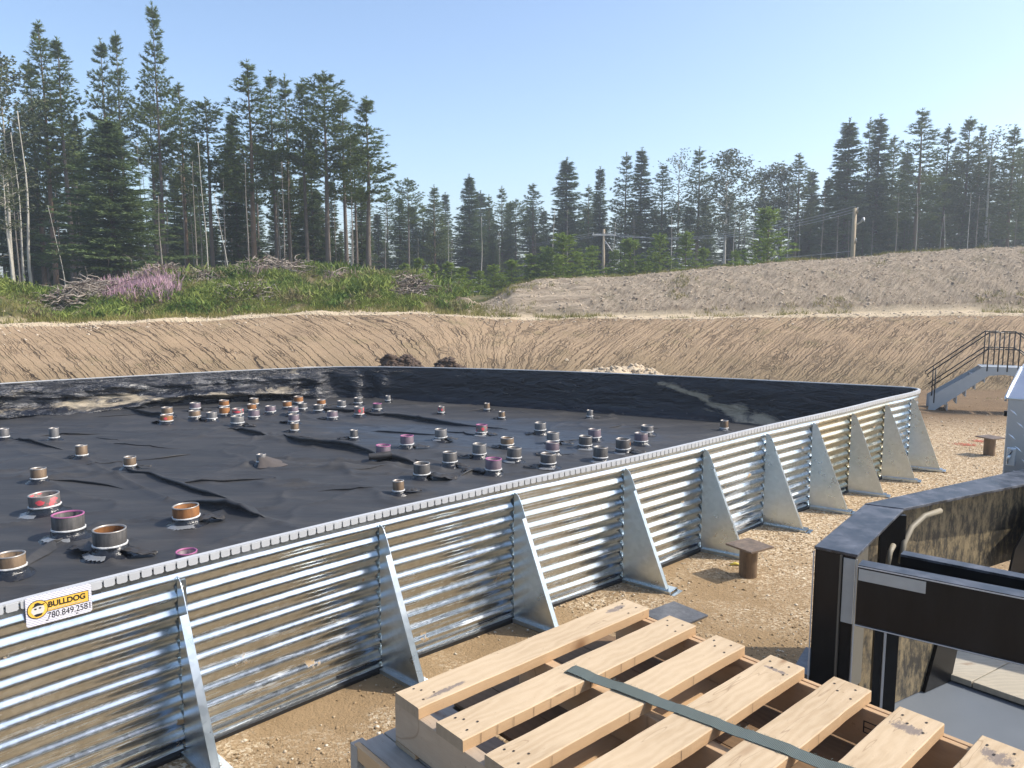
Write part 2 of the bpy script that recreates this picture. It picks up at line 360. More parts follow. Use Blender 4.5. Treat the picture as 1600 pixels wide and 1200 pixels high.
wall = empty('containment_wall', (0, 0, 0), 'corrugated galvanised steel ring wall with triangular braces around the lined basin', 'containment wall')
BR = [(-1.84,4.16),(-.90,5.12),(.05,5.98),(1.00,6.90),(1.92,7.75),(2.82,8.58),(3.67,9.33),(4.45,10.03),(5.28,10.85),(5.98,11.45)]
bi = [near_idx(*b) for b in BR]
NROW = 11; PITCHC = WH/NROW
rows = 11*14+1; zz = np.linspace(0.0, WH-.012, rows)
def corr(z): 
    w = np.cos((z/PITCHC)*2*np.pi); return .0082*w
cuts = [0]+[i+3 for i in bi]+[near_idx(6.3,12.1), near_idx(1.22,14.5), near_idx(-3.5,15.5), near_idx(-8,13), NP]
for k in range(len(cuts)-1):
    a, b = cuts[k], cuts[k+1]; st = 1 if k < 12 else 2
    ii = np.array(list(range(a, b, st))+[b]) ; jj = ii % NP
    zk = zz if k < 12 else zz[::2]
    off = corr(zk)[None, :]+.016
    dent = .012*fbm(S[jj][:, None]*1.1, zk[None, :]*2+5, 3)
    px_ = path[jj, 0][:, None]+nor[jj, 0][:, None]*(off+dent); py_ = path[jj, 1][:, None]+nor[jj, 1][:, None]*(off+dent)
    V = np.stack([px_.ravel(), py_.ravel(), np.tile(zk, len(ii))], 1); nr = len(zk); ix = np.arange(len(ii)*nr).reshape(len(ii), nr)
    Fp = np.stack([ix[:-1, :-1].ravel(), ix[1:, :-1].ravel(), ix[1:, 1:].ravel(), ix[:-1, 1:].ravel()], 1)
    mt = M['panel_gold'] if k in (7, 8) else (M['panel_ox'] if k in (5, 6, 9, 10) else M['panel'])
    m_ = npmesh('corrugated_panel', V, Fp, [mt], smooth=True)
    fattr(m_, 'along', np.stack([np.repeat(S[jj]+ (0 if b < NP else 0), nr), np.tile(zk, len(ii)), np.zeros(len(V))], 1), 'FLOAT_VECTOR')
    o = bpy.data.objects.new('corrugated_panel', m_); link(o, wall)
    if k in (7,): o['label'] = 'straw-tinted corrugated panel'
# top rail with a toothed skirt, inner flat
def strip(ii, prof, mb, mi=0):
    n = len(prof); vs = []; fs = []
    for i in ii:
        j = i % NP
        for o_, z_ in prof: vs.append((path[j, 0]+nor[j, 0]*o_, path[j, 1]+nor[j, 1]*o_, z_))
    for a in range(len(ii)-1):
        for q in range(n): fs.append((a*n+q, (a+1)*n+q, (a+1)*n+(q+1) % n, a*n+(q+1) % n))
    mb.add(vs, fs, mi)
mb = MB(); strip(list(range(0, NP, 2))+[NP], [(.004, WH-.03), (.034, WH-.004), (.036, WH+.010), (.006, WH+.012), (.000, WH+.006)], mb)
ncorner = near_idx(6.3, 12.1)
p2, s2 = resample(np.vstack([path[:ncorner+1]]), .064)
for k in range(len(p2)-1):
    a, b = p2[k], p2[k+1]; d = (b-a)/np.hypot(*(b-a)); n_ = np.array([d[1], -d[0]])
    a2 = a+d*.005; b2 = b-d*.005; vs = []
    for q in (a2, a2+d*.008, b2-d*.008, b2):
        e = .006 if (q is a2 or q is b2) else 0
        for o_, z_ in ((.034, WH+.004), (.040, WH+.004), (.040, WH-.036+e), (.034, WH-.036+e)): vs.append((*(q+n_*o_), z_))
    fs = [(i*4+j, (i+1)*4+j, (i+1)*4+(j+1) % 4, i*4+(j+1) % 4) for i in range(3) for j in range(4)]+[(0,1,2,3),(12,15,14,13)]
    mb.add(vs, fs)
mb.build('edge_clip', M['clip'], wall)
mb = MB(); strip(list(range(0, ncorner+1)), [(.012, WH-.062), (.031, WH-.062), (.031, WH-.018), (.012, WH-.018)], mb); mb.build('top_angle', M['galv'], wall)
M['rubber'] = plain('black_rubber', (.012,.012,.013), .45)
mb = MB(); strip(list(range(0, ncorner+1)), [(.02, -.02), (.05, -.02), (.05, .022), (.02, .030)], mb); mb.build('base_gasket', M['rubber'], wall)
# braces
def brace(i, L, tiltdeg):
    j = i % NP; nx_, ny_ = nor[j]; a = math.atan2(ny_, nx_)+R(tiltdeg)
    M4 = Matrix.Translation((path[j, 0], path[j, 1], 0)) @ Matrix.Rotation(a, 4, 'Z')
    T = M4 @ Matrix(((1,0,0,0),(0,0,-1,0),(0,1,0,0),(0,0,0,1)))     # outline x = outwards, y = up
    out = [(.030,.015),(L,.015),(L,.05),(.105,1.0),(.08,1.045),(.055,1.065),(.030,1.07)]
    b = MB(); b.prism(out, -.002, .002, 0, T); o = b.build('brace', M['galv'], wall)
    # bent flange along the sloping edge
    p0 = Vector((.155, .885)); p1 = Vector((L, .05)); d = (p1-p0).normalized(); nn = Vector((-d.y, d.x))*-1
    fl = MB(); w = .042; hw = .003
    vs = []
    for p in (p0, p1):
        for s_, hh in ((0, 0), (w, 0), (w, hw), (0, hw)): vs.append(T @ Vector((p.x-nn.x*hh*-1, p.y-nn.y*hh*-1, s_+.003)))
    fl.add(vs, [(0,1,2,3),(7,6,5,4),(0,4,5,1),(1,5,6,2),(2,6,7,3),(3,7,4,0)])
    f = fl.build('flange', M['galv'], o)
    ft = MB(); MR = M4
    ft.box((0,0,0), (L-.01, .135, .004), 0, None)
    vs = [MR @ (Vector(v)+Vector((.045+(L-.01)/2, .035, .030))) for v in ft.v]; ft.v = [tuple(v) for v in vs]
    lp = MB(); lp.box((0,0,0), (L-.01, .004, .032)); ft.add([MR @ (Vector(v)+Vector((.045+(L-.01)/2, .104, .014))) for v in lp.v], lp.f)
    lp = MB(); lp.box((0,0,0), (L-.01, .004, .032)); ft.add([MR @ (Vector(v)+Vector((.045+(L-.01)/2, -.034, .014))) for v in lp.v], lp.f)
    lp = MB(); lp.box((0,0,0), (.05, .16, .004)); ft.add([MR @ (Vector(v)+Vector((.045+L+.012, .035, .010))) for v in lp.v], lp.f)
    g = ft.build('foot_plate', M['galv'], o)
    bt = MB()
    for x_ in (.12, .33):
        bt.lathe([(.001, .046), (.011, .046), (.013, .036), (.013, .031)], 8, 0, tuple(MR @ Vector((x_, .062, 0))))
    bt.build('bolt', M['bolt'], o)
    # bolts up the wall flange
    bw = MB(); 
    for z_ in np.linspace(.1, 1.0, 6): bw.tube([MR @ Vector((.030, .028, z_)), MR @ Vector((.044, .028, z_))], .007, 6)
    bw.build('bolt', M['bolt'], o)
    an = MB(); an.box((0,0,0), (.003, .05, 1.02)); an.v = [tuple(MR @ (Vector(v)+Vector((.031, .024, .53)))) for v in an.v]; an.build('wall_angle', M['galv'], o)
TL = [.50,.50,.50,.50,.49,.48,.48,.46,.46,.46]; TT = [0, 4, 8, 10, 12, 13, 15, 17, 18, 16]
for q, i in enumerate(bi): brace(i, TL[q], TT[q])
# the maker's plate clipped to the rail
def text_mesh(body, size, extr=.0006, shear=0.0, bold=0.0):
    c = bpy.data.curves.new('t', 'FONT'); c.body = body; c.size = size; c.extrude = extr; c.align_x = 'LEFT'; c.shear = shear; c.offset = bold
    o = bpy.data.objects.new('t', c); COL.objects.link(o); bpy.context.view_layer.update()
    m = bpy.data.meshes.new_from_object(o.evaluated_get(bpy.context.evaluated_depsgraph_get())); bpy.data.objects.remove(o)
    return m
def put_text(body, size, parent, mat, origin, MR, wfit=None, bold=0.0):
    m = text_mesh(body, size, bold=bold)
    co = np.zeros(len(m.vertices)*3); m.vertices.foreach_get('co', co); co = co.reshape(-1, 3)
    if wfit: co[:, 0] *= wfit/max(1e-6, co[:, 0].max())
    V = [MR @ Vector((c[0]+origin[0], c[1]+origin[1], c[2]+origin[2])) for c in co]
    m.vertices.foreach_set('co', np.array([tuple(v) for v in V]).ravel()); m.materials.append(mat); m.update()
    o = bpy.data.objects.new('lettering', m); link(o, parent); return o
i0 = near_idx(-2.36, 3.76); i1 = near_idx(-2.17, 3.95)
pa = Vector((*gp(31, 934, WH), 0)); 
j = near_idx(-2.31, 3.80); dirv = Vector((*tan[j], 0)); outv = Vector((*nor[j], 0)); c0 = Vector((*path[near_idx(*gp(85, 921, WH))], 0))
M4 = Matrix((( dirv.x, 0, outv.x, 0), (dirv.y, 0, outv.y, 0), (0, 1, 0, 0), (0, 0, 0, 1)))
MP = Matrix.Translation(c0+outv*.048+Vector((0, 0, 1.012))) @ M4 @ Matrix.Rotation(R(-.8), 4, 'Z') @ Matrix.Translation((-.15, 0, 0))
t = NT('tread_plate_print'); v = t.vor(26, 'F1', co=t.mapping((1, 1, 1)))
w1 = t.node('ShaderNodeTexWave', {'Vector': t.mapping((1, 1, 1), rot=(0, R(45), 0)), 'Scale': 34.0, 'Distortion': 2.0}).outputs['Fac']
lil = t.noise(9, 5, .7); t.set(col=t.mix(t.ramp(w1, [(.72, 0.0), (.85, .8)]), t.mix(t.ramp(lil, [(.35, 0.0), (.65, 1.0)]), (.66,.64,.70), (.80,.78,.80)), (.36,.36,.46)), rough=.35); M['plate'] = t.m
M['amber'] = plain('amber_print', (.83,.50,.08), .4, var=.15, sc=14, bump=0); M['ink'] = plain('black_ink', (.02,.02,.02), .45, bump=0); M['pale'] = plain('pale_print', (.62,.60,.55), .5, bump=0); M['orange'] = plain('orange_print', (.85,.38,.12), .5, bump=0)
def rrect(x0, y0, x1, y1, r, n=5):
    P = []
    for cx, cy, a0 in ((x1-r, y0+r, -90), (x1-r, y1-r, 0), (x0+r, y1-r, 90), (x0+r, y0+r, 180)):
        P += [(cx+r*math.cos(R(a0+90*k/n)), cy+r*math.sin(R(a0+90*k/n))) for k in range(n+1)]
    return P
def disc(cx, cy, r, n=32, sx=1, sy=1): return [(cx+r*sx*math.cos(k*2*math.pi/n), cy+r*sy*math.sin(k*2*math.pi/n)) for k in range(n)]
b = MB(); b.prism(rrect(0, 0, .30, .152, .012), -.0008, .0008, 0, MP)
sign = b.build('sign_plate', M['plate']); tag(sign, 'silver tread-patterned number plate with orange bulldog badge hung on the wall rim', 'sign')
b = MB(); b.prism([(.07,.058),(.286,.058),(.286,.118),(.07,.118)], .0008, .0014, 0, MP); b.build('name_band_border', M['ink'], sign)
b = MB(); b.prism([(.07,.061),(.283,.061),(.283,.115),(.07,.115)], .0014, .0020, 0, MP); b.build('name_band', M['amber'], sign)
b = MB(); b.prism(disc(.052, .082, .047), .0020, .0026, 0, MP); b.build('badge_border', M['ink'], sign)
b = MB(); b.prism(disc(.052, .082, .0435), .0026, .0032, 0, MP); b.build('badge', M['amber'], sign)
b = MB(); b.prism([(.026,.088),(.022,.074),(.030,.060),(.040,.052),(.054,.050),(.068,.055),(.078,.066),(.082,.080),(.080,.094),(.070,.100),(.052,.102),(.034,.098)], .0032, .0038, 0, MP); b.build('dog_head', M['pale'], sign)
b = MB(); b.prism([(.026,.096),(.036,.103),(.040,.115),(.052,.118),(.062,.112),(.070,.106),(.088,.108),(.076,.099),(.052,.101),(.036,.096)], .0038, .0044, 0, MP)
for x_, y_, r_ in ((.042,.086,.004),(.062,.088,.004)): b.prism(disc(x_, y_, r_, 10, 1.5), .0038, .0044, 0, MP)
b.build('hat_and_eyes', M['ink'], sign); b = MB(); b.prism([(.034,.056),(.044,.060),(.060,.060),(.074,.060),(.068,.050),(.054,.046),(.042,.047)], .0038, .0042, 0, MP); b.build('collar', M['ink'], sign)
put_text('BULLDOG', .040, sign, M['ink'], (.098, .080, .0026), MP, .172, .0012)
put_text('780.849.2581', .046, sign, M['ink'], (.092, .021, .0014), MP, .20)
b = MB(); b.prism(rrect(.085,.012,.097,.017,.002), .0008, .0016, 0, MP); b.prism(rrect(.222,.008,.234,.013,.002), .0008, .0016, 0, MP); b.build('slot', M['ink'], sign)
put_text('TRUCK STORAGE & CONTAINMENT', .009, sign, M['pale'], (.098, .066, .0026), MP, .16)

# ---------------------------------------------------------------- basin liner: floor sheet and the skirt up the inside of the wall
def inpoly(x, y, P):
    P = np.asarray(P); c = np.zeros(x.shape, bool); j = len(P)-1
    for i in range(len(P)):
        xi, yi, xj, yj = P[i, 0], P[i, 1], P[j, 0], P[j, 1]
        m = ((yi > y) != (yj > y)) & (x < (xj-xi)*(y-yi)/(yj-yi+1e-12)+xi); c ^= m; j = i
    return c
def floor_base(x, y): return .47-.017*x+.02*np.sin(x*.6+y*.35)
FOLDS = [  # picture points, height, width
 ([(120,722),(160,750),(232,786),(262,797)], .035, .05), ([(262,797),(330,804),(380,816),(440,833)], .085, .07),
 ([(60,725),(150,758),(240,762),(330,768)], .03, .12), ([(185,742),(205,752),(260,768),(330,786),(380,800)], .05, .13),
 ([(420,690),(470,704),(520,706),(560,712),(600,728),(690,741)], .10, .09), ([(450,648),(540,652),(600,655),(680,664),(760,672),(820,676)], .075, .10),
 ([(178,645),(205,656),(250,664),(285,669)], .08, .08), ([(330,688),(372,682),(396,690),(440,700)], .08, .10),
 ([(0,697),(30,702),(75,711),(120,722)], .05, .06), ([(250,692),(330,696),(400,697),(480,696)], .035, .12),
 ([(520,742),(600,738),(700,752)], .03, .10), ([(435,735),(520,742),(610,740)], .035, .10), ([(0,762),(80,760),(150,757)], .03, .1),
 ([(1000,680),(1100,676),(1180,672)], .035, .15), ([(640,700),(720,690),(800,684)], .03, .1),
 ([(0,925),(60,880),(120,850),(150,835)], .05, .06), ([(380,740),(420,728),(520,731),(620,735)], .045, .07),
 ([(700,760),(740,740),(760,742)], .05, .06), ([(430,655),(520,668),(600,672)], .03, .1), ([(140,680),(230,672),(330,668)], .03, .12)]
def seg_d(x, y, a, b):
    d = np.array(b)-np.array(a); L = np.hypot(*d); t_ = np.clip(((x-a[0])*d[0]+(y-a[1])*d[1])/L**2, 0, 1)
    return np.hypot(x-a[0]-t_*d[0], y-a[1]-t_*d[1])
FW = [([gp(px, py, .46) for px, py in P], h_, w_) for P, h_, w_ in FOLDS]
def floor_z(x, y):
    z = floor_base(x, y)+.022*fbm(x*.4+3, y*.4, 2)+.006*fbm(x*1.6+y*.8, y*2.6-x, 3)
    rg = 1-np.abs(fbm(x*.55+y*.25+11, y*1.25-x*.2, 3))*2.6; z = z+.030*np.clip(rg, 0, 1)**9*(.3+vnoise(x*.5+4, y*.5)+.5)
    rg = 1-np.abs(fbm(x*.9-y*.5+31, y*.9+x*.35, 3))*2.4; z = z+.020*np.clip(rg, 0, 1)**10
    xw = x+.07*fbm(x*1.4, y*1.4, 3); yw = y+.07*fbm(x*1.4+40, y*1.4, 3)
    for P, h_, w_ in FW:
        bb = (min(p[0] for p in P)-.6, max(p[0] for p in P)+.6, min(p[1] for p in P)-.6, max(p[1] for p in P)+.6)
        m = (x > bb[0]) & (x < bb[1]) & (y > bb[2]) & (y < bb[3])
        if not m.any(): continue
        d = np.full(m.sum(), 9.0)
        for a, b in zip(P[:-1], P[1:]): d = np.minimum(d, seg_d(xw[m], yw[m], a, b))
        ends = min(1, 1); z[m] += (.45 if h_ > .045 else 1.0)*h_*np.exp(-(d/(w_*.62))**1.25)*(.75+.5*(vnoise(x[m]*1.2, y[m]*1.2)+.5))
    return z
IN = path-nor*.03
gx = np.arange(-10.3, 6.5, .032); gy = np.arange(1.3, 15.7, .032); HX, HY = np.meshgrid(gx, gy); HX = HX.ravel(); HY = HY.ravel()
ins = inpoly(HX, HY, IN); HZ = floor_z(HX, HY); n_ = len(gx); ix = np.arange(len(HX)).reshape(len(gy), n_)
Fq = np.stack([ix[:-1, :-1].ravel(), ix[:-1, 1:].ravel(), ix[1:, 1:].ravel(), ix[1:, :-1].ravel()], 1)
Fq = Fq[ins[Fq].all(1)]; used = np.unique(Fq); rm = np.full(len(HX), -1); rm[used] = np.arange(len(used))
t = NT('black_liner')
n1 = t.noise(.45, 5, .6, dist=.5); n2 = t.noise(2.6, 6, .65, co=t.mapping((.35, 1.4, 1), rot=(0, 0, R(-25))))
dust = t.ramp(n2, [(.45, 0.0), (.72, .8)])
c = t.mix(t.noise(1.1, 5, .6), (.020,.021,.023), (.036,.036,.038)); c = t.mix(dust, c, (.060,.056,.052))
shine = t.ramp(n1, [(.52, 0.0), (.62, 1.0)])
c = t.mix(t.ramp(t.noise(5.5, 6, .7), [(.66, 0.0), (.74, .5)]), c, (.10,.095,.085))
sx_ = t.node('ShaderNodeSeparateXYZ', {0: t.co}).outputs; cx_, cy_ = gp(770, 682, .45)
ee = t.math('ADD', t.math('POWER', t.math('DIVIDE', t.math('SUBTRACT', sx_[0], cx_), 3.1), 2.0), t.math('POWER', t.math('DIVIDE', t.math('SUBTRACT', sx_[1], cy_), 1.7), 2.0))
ee = t.math('ADD', ee, t.math('MULTIPLY', t.math('SUBTRACT', t.noise(1.3, 5, .7, co=t.mapping((.5, 1.3, 1))), .5), 3.2)); sky_sheen = t.ramp(ee, [(.25, 1.0), (.8, 0.0)])
c = t.mix(t.math('MULTIPLY', sky_sheen, .7), c, (.036,.046,.062))  # bluish sky sheen painted into the floor sheet's colour
t.set(col=c, rough=t.math('SUBTRACT', t.math('SUBTRACT', .62, t.math('MULTIPLY', shine, .08)), t.math('MULTIPLY', sky_sheen, .14)), spec=.5)
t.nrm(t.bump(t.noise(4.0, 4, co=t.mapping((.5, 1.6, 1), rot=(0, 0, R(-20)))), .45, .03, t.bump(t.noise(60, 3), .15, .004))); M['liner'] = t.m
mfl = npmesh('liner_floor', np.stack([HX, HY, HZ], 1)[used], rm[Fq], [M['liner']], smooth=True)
liner = empty('basin_liner', (0, 0, .4), 'black plastic sheet liner covering the basin floor and the inside of the steel wall', 'liner')
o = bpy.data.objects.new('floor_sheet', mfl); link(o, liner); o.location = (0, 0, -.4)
# overlapping folds of the sheet
def fold(P, h_, seed):
    P = smoothpoly([tuple(p) for p in P], 2, False); q, s_ = resample(P, .05); n = len(q)
    q = q+.03*np.stack([fbm(s_*2.3+seed, s_*0+seed, 3), fbm(s_*2.3+seed*2, s_*0, 3)], 1)
    d = np.gradient(q, axis=0); d /= np.hypot(*d.T)[:, None]; sd_ = np.stack([d[:, 1], -d[:, 0]], 1); sd_ *= np.where(sd_[:, 1:2] > 0, -1, 1)
    env = np.clip(np.minimum(s_, s_[-1]-s_)/.35, 0, 1)**.7*(.35+1.1*np.clip(vnoise(s_*1.6+seed, s_*0+seed)+.5, 0, 1)); hh = h_*.75*env
    prof = [(-1.9, -.10), (-.9, .30), (-.1, .85), (.45, 1.0), (.72, .80), (.60, .50), (.22, .22), (.30, -.15)]
    zf_ = floor_z(q[:, 0], q[:, 1]); V = np.stack([np.stack([q[:, 0]+sd_[:, 0]*a*hh, q[:, 1]+sd_[:, 1]*a*hh, zf_+b_*hh-.004], 1) for a, b_ in prof], 1).reshape(-1, 3)
    k = len(prof); ix = np.arange(n*k).reshape(n, k); F_ = np.stack([ix[:-1, :-1].ravel(), ix[1:, :-1].ravel(), ix[1:, 1:].ravel(), ix[:-1, 1:].ravel()], 1)
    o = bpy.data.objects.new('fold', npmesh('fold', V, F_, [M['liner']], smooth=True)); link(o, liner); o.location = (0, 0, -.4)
for q_, (P, h_, w_) in enumerate(FW):
    if h_ > .045: fold(P, h_*.95, q_+1)
rs = random.Random(4)
for q_ in range(26):
    u_ = rs.uniform(-.62, .30); y_ = rs.uniform(6.5, 14.2); x_ = u_*y_
    if not bool(inpoly(np.array([x_]), np.array([y_]), IN)[0]): continue
    a_ = rs.gauss(0.15, .5); L_ = rs.uniform(.5, 1.8); P = [(x_+L_*(k/3-.5)*math.cos(a_)+rs.gauss(0, .06), y_+L_*(k/3-.5)*math.sin(a_)+rs.gauss(0, .06)) for k in range(4)]
    if all(bool(inpoly(np.array([p[0]]), np.array([p[1]]), path-nor*.3)[0]) for p in P): fold(P, rs.uniform(.018, .04), 50+q_)
# skirt
t = NT('skirt_liner'); al = t.attr('along', 'Vector')
sn = t.noise(1.6, 8, .75, co=t.mapping((.9, 2.4, 1), co=al), dist=1.2)
dm = t.attr('dirt'); dd = t.ramp(t.math('ADD', sn, t.math('MULTIPLY', dm, .34)), [(.66, 0.0), (.80, 1.0)])
lf = t.attr('crumple'); grey_sheen = t.math('MULTIPLY', lf, t.ramp(t.noise(2.2, 7, .75, co=t.mapping((.8, 2.0, 1), co=al), dist=1.5), [(.50, 0.0), (.64, .5)]))  # pale grey reflections painted into the colour of the crumpled stretch
t.set(col=t.mix(dd, t.mix(grey_sheen, (.010,.012,.018), (.17,.17,.18)), t.mix(t.noise(7, 4), (.24,.20,.14), (.46,.39,.28))), rough=t.math('ADD', .22, t.math('MULTIPLY', t.math('MAXIMUM', dd, t.math('MULTIPLY', grey_sheen, .5)), .55)), spec=.6)
t.nrm(t.bump(t.noise(2.6, 6, .6, co=t.mapping((1.0, 2.2, 1), co=al), dist=1.2), .9, .09, t.bump(t.noise(14, 4), .25, .01))); M['skirt'] = t.m
ii = np.arange(0, NP+1) % NP; tt = np.linspace(0, 1, 40)
pos = path[ii]; nn = nor[ii]; ss = np.r_[S, S[-1]+.06]
fz = floor_base(pos[:, 0], pos[:, 1])
iL = near_idx(-3.6, 15.45); sL = S[iL]
left = sstep(-.3, 1.2, ss-sL)                # the crumpled stretch on the left-hand far side
far_ = sstep(0, 1, (ss-S[ncorner])/.6)
A = ss[:, None]; B = tt[None, :]
H_ = (WH-.002)-(WH-fz[:, None]+.06)*B
inn = .028+.02*sstep(0, .2, B)+.17*sstep(.72, 1.0, B)**1.4*far_[:, None]
wr = far_[:, None]*sstep(.04, .35, B)*(.05*np.abs(fbm(A*.55+B*1.3, B*2.0-A*.2, 3))+.02*fbm(A*2.5, B*4, 3))
wr2 = left[:, None]*(sstep(.05, .3, B)*(.16*np.abs(fbm(A*1.0+B*1.2, B*3.2+9, 4))+.12*np.abs(fbm(A*2.3+B*3, B*4.5, 4))+.03*fbm(A*7+B*2, B*9, 3))+.26*np.exp(-((B-.72-.10*np.sin(A*1.1)-.08*fbm(A*.8, B*0, 2))/.13)**2)*(1-sstep(.92, 1, B)))
vf = (np.exp(-((A-sL+.1)/1.0)**2))*sstep(.05, .4, B)*.07*(np.sin(A*9+B*2)+.5*np.sin(A*14))
inn = inn+wr+wr2+vf
V = np.stack([(pos[:, 0][:, None]-nn[:, 0][:, None]*inn).ravel(), (pos[:, 1][:, None]-nn[:, 1][:, None]*inn).ravel(), H_.ravel()], 1)
nt = len(tt); ix = np.arange(len(ii)*nt).reshape(len(ii), nt)
Fs = np.stack([ix[:-1, :-1].ravel(), ix[1:, :-1].ravel(), ix[1:, 1:].ravel(), ix[:-1, 1:].ravel()], 1)
ms = npmesh('wall_skirt', V, Fs, [M['skirt']], smooth=True)
fattr(ms, 'along', np.stack([np.repeat(ss, nt), np.tile(tt, len(ii)), np.zeros(len(V))], 1), 'FLOAT_VECTOR')
iR = near_idx(2.6, 13.9); dr = (left[:, None]*(.20+.5*np.exp(-((B-.66)/.14)**2)+.25*vnoise(A*.9, B*2)))+(1-left[:, None])*far_[:, None]*(.95*np.exp(-((A-S[iR]+.9+.5*fbm(A*2.2, B*4, 3)+(B*2.2-1.0))/(.22+.25*(vnoise(A*1.7, B*3)+.3)))**2)*sstep(.05, .25, B)+.1)
fattr(ms, 'dirt', dr.ravel()); fattr(ms, 'crumple', np.repeat(left, nt))
o = bpy.data.objects.new('wall_skirt', ms); link(o, liner); o.location = (0, 0, -.4)
# ---------------------------------------------------------------- stones, now that the wall outline is known
xs, ys = STONES; k = ~inpoly(xs, ys, path+nor*.05); xs, ys = xs[k], ys[k]
P_, F_ = scatter_rocks(len(xs), xs, ys, .005, .026, terrain(xs, ys)[0]+.002, 8)
t = NT('stone'); rnd = t.node('ShaderNodeNewGeometry').outputs['Random Per Island']
t.set(col=t.ramp(rnd, [(0, (.19,.13,.07)), (.4, (.33,.235,.135)), (.8, (.47,.37,.25)), (1, (.62,.56,.46))]), rough=.9, spec=.2); M['stone'] = t.m
o = bpy.data.objects.new('gravel', npmesh('gravel', P_, F_, [M['stone']])); link(o); tag(o, 'tan loose stones strewn over the yard beside the steel wall', 'gravel', kind='stuff')
r = np.random.default_rng(12); n = 1600; ux_ = r.uniform(-.62, .75, n); yy2 = 15+r.random(n)*14; xs = ux_*yy2; zz2, s_, e_, v_, c_, _u = terrain(xs, yy2); k = (v_ < .2) & ~inpoly(xs, yy2, path)
P_, F_ = scatter_rocks(k.sum(), xs[k], yy2[k], .012, .055, zz2[k], 9)
o = bpy.data.objects.new('clods', npmesh('clods', P_, F_, [M['stone']])); link(o); tag(o, 'pale clods and stones lying on the cracked dirt slope', 'gravel', kind='stuff')

# ---------------------------------------------------------------- steel pile stubs
def steel(name, c1, c2, pink=None, rough=.5):
    t = NT(name); g = t.noise(5, 5, .7, co=t.mapping((3.2, 3.2, .55))); c = t.mix(t.ramp(g, [(.32, 0.0), (.68, 1.0)]), c1, c2)
    c = t.mix(t.ramp(t.noise(26, 5, .7), [(.60, 0.0), (.72, .5)]), c, tuple(x*.45 for x in c1))
    if pink:
        pc, amt = pink; m = t.ramp(t.noise(5.5, 4, .6, co=t.mapping((1, 1, 1.6))), [(.60-amt, 0.0), (.66-amt, .9)]); c = t.mix(m, c, pc)
    t.set(col=c, rough=rough, metal=.35, spec=.5); t.nrm(t.bump(t.noise(40, 4), .25, .004)); return t.m
M['s_dark'] = steel('mill_steel', (.035,.034,.034), (.13,.12,.11)); M['s_grey'] = steel('grey_steel', (.065,.065,.068), (.20,.19,.18))
M['s_brown'] = steel('brown_rust_steel', (.085,.055,.035), (.24,.165,.10)); M['s_orange'] = steel('orange_rust_steel', (.13,.055,.020), (.34,.15,.05), rough=.7)
M['s_mauve'] = steel('mauve_painted_steel', (.085,.065,.080), (.21,.16,.18), ((.30,.16,.22), -.03)); M['s_pink'] = steel('pink_marked_steel', (.07,.065,.065), (.20,.17,.15), ((.75,.12,.13), .10))
M['rimpink'] = plain('magenta_paint', (.34,.10,.22), .5); M['rimsteel'] = plain('bare_steel_edge', (.36,.33,.30), .4, .5)
t = NT('sealant'); t.set(col=t.mix(t.noise(30, 4), (.42,.42,.41), (.66,.66,.65)), rough=.4).nrm(t.bump(t.noise(50, 3), .5, .01)); M['seal'] = t.m
t = NT('boot_sheet'); t.set(col=(.012,.013,.016), rough=.24, spec=.6).nrm(t.bump(t.noise(14, 4, dist=1), .8, .02)); M['boot'] = t.m
t = NT('loose_sheet'); t.set(col=t.mix(t.noise(9, 4), (.018,.018,.020), (.055,.05,.045)), rough=.45).nrm(t.bump(t.noise(22, 4), .5, .01)); M['flap'] = t.m
def flap_mesh(parent, side, r, seed, big=1.0):
    """a crumpled offcut of liner sheet lying against the boot"""
    rr = random.Random(seed); L = r*rr.uniform(2.0, 3.0)*big; W = r*rr.uniform(.8, 1.3)*big; nu, nv = 12, 7; V = []; Fs = []
    for i in range(nu):
        for j in range(nv):
            u = i/(nu-1); v = j/(nv-1)-.5; w_ = W*(1-.55*abs(2*u-1)**2.2)*(1+.35*mnoise.noise(Vector((u*4, seed, 0))))
            x = side*(r*.65+u*L); y = v*w_+.25*W*mnoise.noise(Vector((u*2.5, seed*1.7, 3))); z = .012+(.045*math.sin(u*3.0)*(1-u)+.035*abs(mnoise.noise(Vector((u*5, v*3, seed)))))*big*(r/.1)
            z += .05*(r/.1)*max(0, u-.7)*(1 if seed % 3 == 0 else .2)*(.5+v)
            V.append((x, y-.15*r, z)); 
    for i in range(nu-1):
        for j in range(nv-1): a = i*nv+j; Fs.append((a, a+nv, a+nv+1, a+1))
    m = MB(); m.add(V, Fs, 0, True); o = m.build('loose_flap', M['flap'], parent); s = o.modifiers.new('thick', 'SOLIDIFY'); s.thickness = .004; return o
